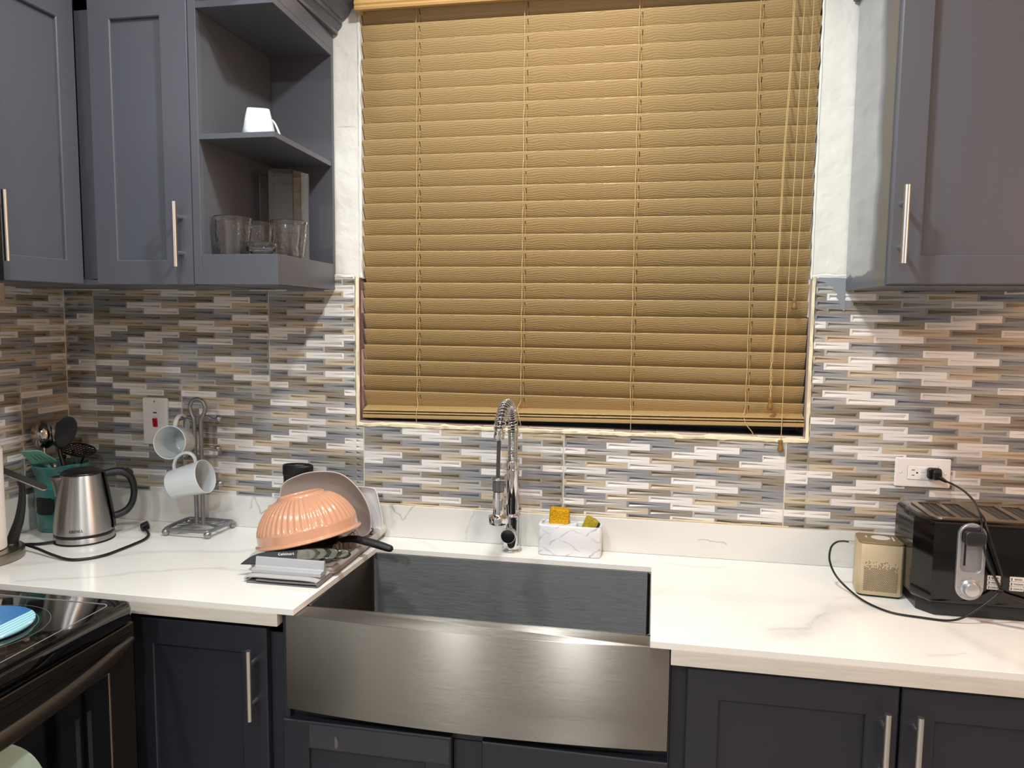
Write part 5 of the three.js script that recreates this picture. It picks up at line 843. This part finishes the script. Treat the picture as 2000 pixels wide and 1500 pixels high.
{
  const cx = 2.338, cy = 1.1415, t = thing('power_outlet', 'white double wall outlet with a black plug in it, above the toaster', 'outlet', [cx, cy, 0.0061]);
  mesh('wall_plate', ext(rr(-0.0615, 0.0615, -0.035, 0.035, 0.004), 0.0068, 0.0028, 3), M.plasticWhite, t);
  mesh('outlet_face', box(-0.0335, 0.0335, -0.0165, 0.0165, 0.005, 0.0085, 0.0012), std(0xf0eeec, 0.3), t);
  mesh('face_gap', box(-0.0345, 0.0345, -0.0175, 0.0175, 0.0045, 0.0072, 0.0012), std(0x7a7876, 0.6), t);
  mesh('button', [box(-0.006, 0.006, 0.001, 0.0125, 0.008, 0.0098, 0.0008), box(-0.006, 0.006, -0.0125, -0.001, 0.008, 0.0098, 0.0008)], std(0xe8e6e4, 0.3), t);
  for (const s of [-1, 1]) { const x = s * 0.0215; mesh('socket_slot', box(x - 0.0035, x + 0.0035, 0.0055, 0.0072, 0.0083, 0.0087, 0), M.black, t); mesh('socket_slot', box(x - 0.003, x + 0.003, -0.0072, -0.0055, 0.0083, 0.0087, 0), M.black, t); mesh('socket_slot', cyl([x + s * -0.0085 * -1 * s, 0, 0.0083], [x + s * -0.0085 * -1 * s, 0, 0.0087], 0.0021, 0.0021, 12), M.black, t); }
  for (const s of [-1, 1]) mesh('screw', lathe([[0, 0.0082], [0.002, 0.008], [0.003, 0.0072], [0, 0.0068]], 16).rotateX(Math.PI / 2).translate(s * 0.049, 0, 0), M.white, t);
}

// ---------------------------------------------------------------- speaker, toaster, cord
{
  const t = thing('speaker', 'small gold square speaker with a perforated front, left of the black toaster', 'speaker', [2.2028, 0.9, 0.1785], -0.10);
  const w = 0.0465, d = 0.0385;
  mesh('speaker_shell', toCreasedNormals(extY(rr(-w, w, -d, d, 0.014), 0.0045, 0.1175, 0.0015, 2, 10), 0.6), std(0xc8b594, 0.38, 0.35), t);
  mesh('foot_pad', extY(rr(-w + 0.003, w - 0.003, -d + 0.003, d - 0.003, 0.012), 0.0003, 0.005), M.black, t);
  const lid = mesh('top_cap', toCreasedNormals(extY(rr(-w + 0.0008, w - 0.0008, -d + 0.0008, d - 0.0008, 0.0135), 0.1178, 0.1222, 0.0015, 2, 10), 0.6), std(0x94825f, 0.4, 0.5), t);
  const ov = new THREE.Shape(); ov.absellipse(0.003, 0.004, 0.0195, 0.0165, 0, Math.PI * 2); mesh('control_pad', extY(ov, 0.1219, 0.1229, 0.0002, 1, 28), std(0xd6d0c3, 0.4), lid);
  mesh('key_mark', [box(-0.028, -0.0245, 0.1219, 0.1226, -0.012, -0.0005, 0), box(0.0265, 0.0295, 0.1219, 0.1226, -0.015, 0.014, 0)], std(0xd6d0c3, 0.5), lid);
  // perforations: round holes in staggered rows, thinning out upwards
  const R = rng(77), holes = []; for (let j = 0; j < 30; j++) for (let i = 0; i < 19; i++) { const y = 0.0145 + j * 0.0024, x = -0.0335 + i * 0.0036 + (j % 2 ? 0.0018 : 0); if (x > 0.034) continue; const keep = j < 19 ? 1 : Math.max(0, 1 - (j - 18) / 10); if (R() < keep) holes.push(new THREE.CylinderGeometry(0.00095, 0.00095, 0.0008, 6).rotateX(Math.PI / 2).translate(x, y, d + 0.0002)); }
  const m = mesh('perforation', holes, std(0x33291c, 0.8), t); m.userData = { kind: 'stuff' };
  mesh('jack', [box(-w - 0.016, -w + 0.002, 0.104, 0.111, -0.004, 0.003, 0.0012)], M.nickel, t);
}
{
  const X0t = 2.243, X1t = 2.512, Z0 = 0.128, Z1 = 0.307, t = thing('toaster', 'black four-slice toaster with silver lever panels, below the wall outlet', 'toaster', [0, 0, 0]);
  const plan = (i) => poly([[X0t + i, -Z0 - 0.02], [X0t + 0.016 + i, -Z0 - i], [X1t - 0.016 - i, -Z0 - i], [X1t - i, -Z0 - 0.02], [X1t - i, -Z1 + 0.042], [X1t - 0.026 - i, -Z1 + i], [X0t + 0.026 + i, -Z1 + i], [X0t + i, -Z1 + 0.042]].reverse());
  const body = toCreasedNormals(extY(plan(0), 0.928, 1.1015, 0.011, 4), 0.55); mesh('toaster_body', body, std(0x060607, 0.10), t);
  mesh('base_skirt', toCreasedNormals(extY(plan(0.012), 0.9005, 0.935, 0.003, 2), 0.5), std(0x1b1c20, 0.35), t);
  const tp = rr(2.2685, 2.4935, -0.296, -0.142, 0.022); const SL = [[2.281, 2.318], [2.329, 2.365], [2.398, 2.434], [2.446, 2.483]]; for (const [a, b] of SL) tp.holes.push(rr(a, b, -0.281, -0.160, 0.002, THREE.Path));
  mesh('top_plate', extY(tp, 1.100, 1.1045, 0.0012, 2, 10), std(0x8a7c6c, 0.22, 0.95), t);
  for (const [a, b] of SL) { mesh('slot_well', [box(a, b, 1.1012, 1.1018, 0.160, 0.281, 0)], M.black, t); const wires = []; for (let k = 0; k < 2; k++) wires.push(cyl([a + 0.012 + k * 0.012, 1.1021, 0.162], [a + 0.012 + k * 0.012, 1.1021, 0.279], 0.0005, 0.0005, 6)); mesh('slot_guard', wires, M.steel, t); }
  const silver = std(0xb4b5b7, 0.3, 0.7);
  const unit = (cx) => {
    const pn = rr(cx - 0.026, cx + 0.026, 0.9425, 1.1005, 0.0258); pn.holes.push(rr(cx - 0.0195, cx + 0.0195, 1.0, 1.0915, 0.012, THREE.Path));
    const g = mesh('lever_panel', ext(pn, 0.009, 0.002, 3, 16).translate(0, 0, Z1 - 0.002), silver, t);
    mesh('lever_track', box(cx - 0.0205, cx + 0.0205, 0.998, 1.0925, Z1 - 0.001, Z1 + 0.0012, 0.0005), std(0x9ea0a3, 0.25, 0.6), g);
    mesh('lever_slot', box(cx - 0.0125, cx - 0.0085, 1.012, 1.063, Z1 + 0.001, Z1 + 0.0018, 0.0004), M.black, g);
    mesh('lever_knob', toCreasedNormals(ext(rr(cx - 0.0195, cx + 0.0195, 1.058, 1.0885, 0.010), 0.022, 0.004, 3).translate(0, 0, Z1 + 0.002), 0.6), std(0x1c1d20, 0.4), g);
    const dial = mesh('dial', [lathe([[0, 0], [0.0185, 0], [0.0188, 0.002], [0.0170, 0.004], [0.0145, 0.0055], [0.0138, 0.013], [0.0125, 0.0145], [0, 0.0148]], 40).rotateX(Math.PI / 2).translate(cx + 0.001, 0.9675, Z1 + 0.006)], std(0xc3c4c6, 0.25, 0.7), g);
    for (let k = 0; k < 7; k++) { const a = -0.7 + k * 0.76 ; mesh('dial_mark', ball(cx + 0.001 + 0.0222 * Math.cos(a), 0.9675 + 0.0222 * Math.sin(a), Z1 + 0.0068, 0.0009, 8), M.black, dial); }
  };
  unit(2.338); unit(2.4305 + 0.045);
  const words = ['BAGEL', 'FROZEN', 'CANCEL'];
  for (const [a, b] of [[2.3715, 2.3955], [2.4125, 2.4385]]) words.forEach((w, k) => { const y1 = 0.9955 - k * 0.0098; const key = mesh('button', ext(rr(a, b, y1 - 0.009, y1, 0.0012), 0.003, 0.0006, 2).translate(0, 0, Z1 - 0.0005), std(0xd2d0cb, 0.4), t); mesh('button_lettering', [text(w, 0.0034, 0.0003).translate((a + b) / 2 + 0.0025, y1 - 0.0045, Z1 + 0.0024), box(a + 0.0022, a + 0.0040, y1 - 0.0072, y1 - 0.0018, Z1 + 0.0024, Z1 + 0.0027, 0)], std(0x303032, 0.6), key); });
}
{
  const t = thing('charging_cord', 'black cord plugged into the wall outlet, draped over the toaster to the gold speaker', 'cord', [0, 0, 0]);
  const pl = mesh('plug', [ext(rr(-0.0145, 0.0145, -0.0135, 0.0135, 0.006), 0.016, 0.003, 3).translate(0, 0, 0), box(-0.008, 0.011, -0.012, 0.010, 0.014, 0.030, 0.004), cyl([0.004, -0.005, 0.026], [0.020, -0.014, 0.032], 0.0055, 0.003)], M.black, t); pl.position.set(2.3595, 1.1430, 0.0158);
  mesh('prong', [box(-0.006, -0.004, 0.003, 0.0045, -0.004, 0.002, 0), box(-0.006, -0.004, -0.0045, -0.003, -0.004, 0.002, 0)], M.steel, pl);
  mesh('cord_run', tube([[2.379, 1.130, 0.045], [2.388, 1.127, 0.065], [2.386, 1.127, 0.13], [2.380, 1.121, 0.20], [2.3665, 1.1135, 0.262], [2.355, 1.104, 0.305], [2.3505, 1.085, 0.322], [2.356, 1.05, 0.326], [2.368, 1.018, 0.325], [2.384, 0.988, 0.321], [2.392, 0.972, 0.319]], 0.0024, 120, 8), M.black, t);
  mesh('cord_run', tube([[2.3665, 1.1145, 0.262], [2.362, 1.108, 0.300], [2.362, 1.090, 0.318], [2.372, 1.060, 0.322], [2.386, 1.02, 0.322], [2.3955, 0.99, 0.320], [2.393, 0.970, 0.319]], 0.0021, 80, 8), M.black, t);
  mesh('cord_tie', [new THREE.TorusGeometry(0.0042, 0.0022, 8, 18).rotateX(1.1).translate(2.392, 0.969, 0.319), box(2.387, 2.394, 0.957, 0.9685, 0.316, 0.322, 0.002)], M.black, t);
  mesh('cord_run', tube([[2.392, 0.967, 0.319], [2.375, 0.950, 0.322], [2.350, 0.930, 0.327], [2.322, 0.912, 0.331], [2.295, 0.9038, 0.330], [2.25, 0.903, 0.3225], [2.197, 0.903, 0.307], [2.160, 0.904, 0.260], [2.139, 0.909, 0.205], [2.118, 0.928, 0.17], [2.106, 0.958, 0.158], [2.107, 0.988, 0.160], [2.117, 1.003, 0.164], [2.130, 1.0075, 0.1675], [2.142, 1.0078, 0.171]], 0.0023, 160, 8), M.black, t);
  mesh('cord_run', tube([[2.392, 0.968, 0.319], [2.415, 0.955, 0.321], [2.45, 0.944, 0.322], [2.50, 0.925, 0.318], [2.54, 0.9035, 0.30], [2.60, 0.903, 0.24]], 0.0023, 60, 8), M.black, t);
  mesh('cord_run', tube([[2.60, 0.903, 0.3], [2.52, 0.9028, 0.36], [2.42, 0.9028, 0.335], [2.38, 0.903, 0.320], [2.36, 0.903, 0.318]], 0.0012, 60, 6), std(0x8d8888, 0.4), t);
}

// ---------------------------------------------------------------- lamps
DOWNLIGHTS.forEach(([x, z, L, s, label], i) => {
  const t = thing('ceiling_downlight', label, 'ceiling light', [x, CEIL, z]);
  const o = rr(-s / 2 - 0.018, s / 2 + 0.018, -s / 2 - 0.018, s / 2 + 0.018, 0.01); o.holes.push(rr(-s / 2, s / 2, -s / 2, s / 2, 0.004, THREE.Path));
  mesh('trim_ring', extY(o, -0.012, -0.0005, 0.002, 2), M.white, t);
  mesh('lens', box(-s / 2, s / 2, -0.007, -0.001, -s / 2, s / 2, 0), new THREE.MeshStandardMaterial({ color: 0xffffff, emissive: new THREE.Color(...COOL), emissiveIntensity: 12 }), t);
  const l = new THREE.RectAreaLight(new THREE.Color(...COOL), L, s, s); l.position.set(0, -0.014, 0); l.rotation.x = -Math.PI / 2; t.add(l);
});
{
  const [x, y, z, I] = PENDANT, t = thing('pendant_lamp', 'warm pendant lamp with a frosted globe hanging right of the toaster', 'lamp', [x, y, z]);
  mesh('globe', new THREE.SphereGeometry(0.07, 32, 20), new THREE.MeshStandardMaterial({ color: 0xffffff, emissive: new THREE.Color(...WARM), emissiveIntensity: 10 }), t);
  mesh('rod', [cyl([0, 0.07, 0], [0, CEIL - y - 0.03, 0], 0.005), cyl([0, CEIL - y - 0.03, 0], [0, CEIL - y - 0.001, 0], 0.05)], M.black, t);
  const l = new THREE.PointLight(new THREE.Color(...WARM), I, 0, 2); l.castShadow = true; l.shadow.radius = 3.5; t.add(l);
}
scene.traverse((o) => { if (o.isMesh) { o.castShadow = true; o.receiveShadow = true; } });
renderer.render(scene, camera);
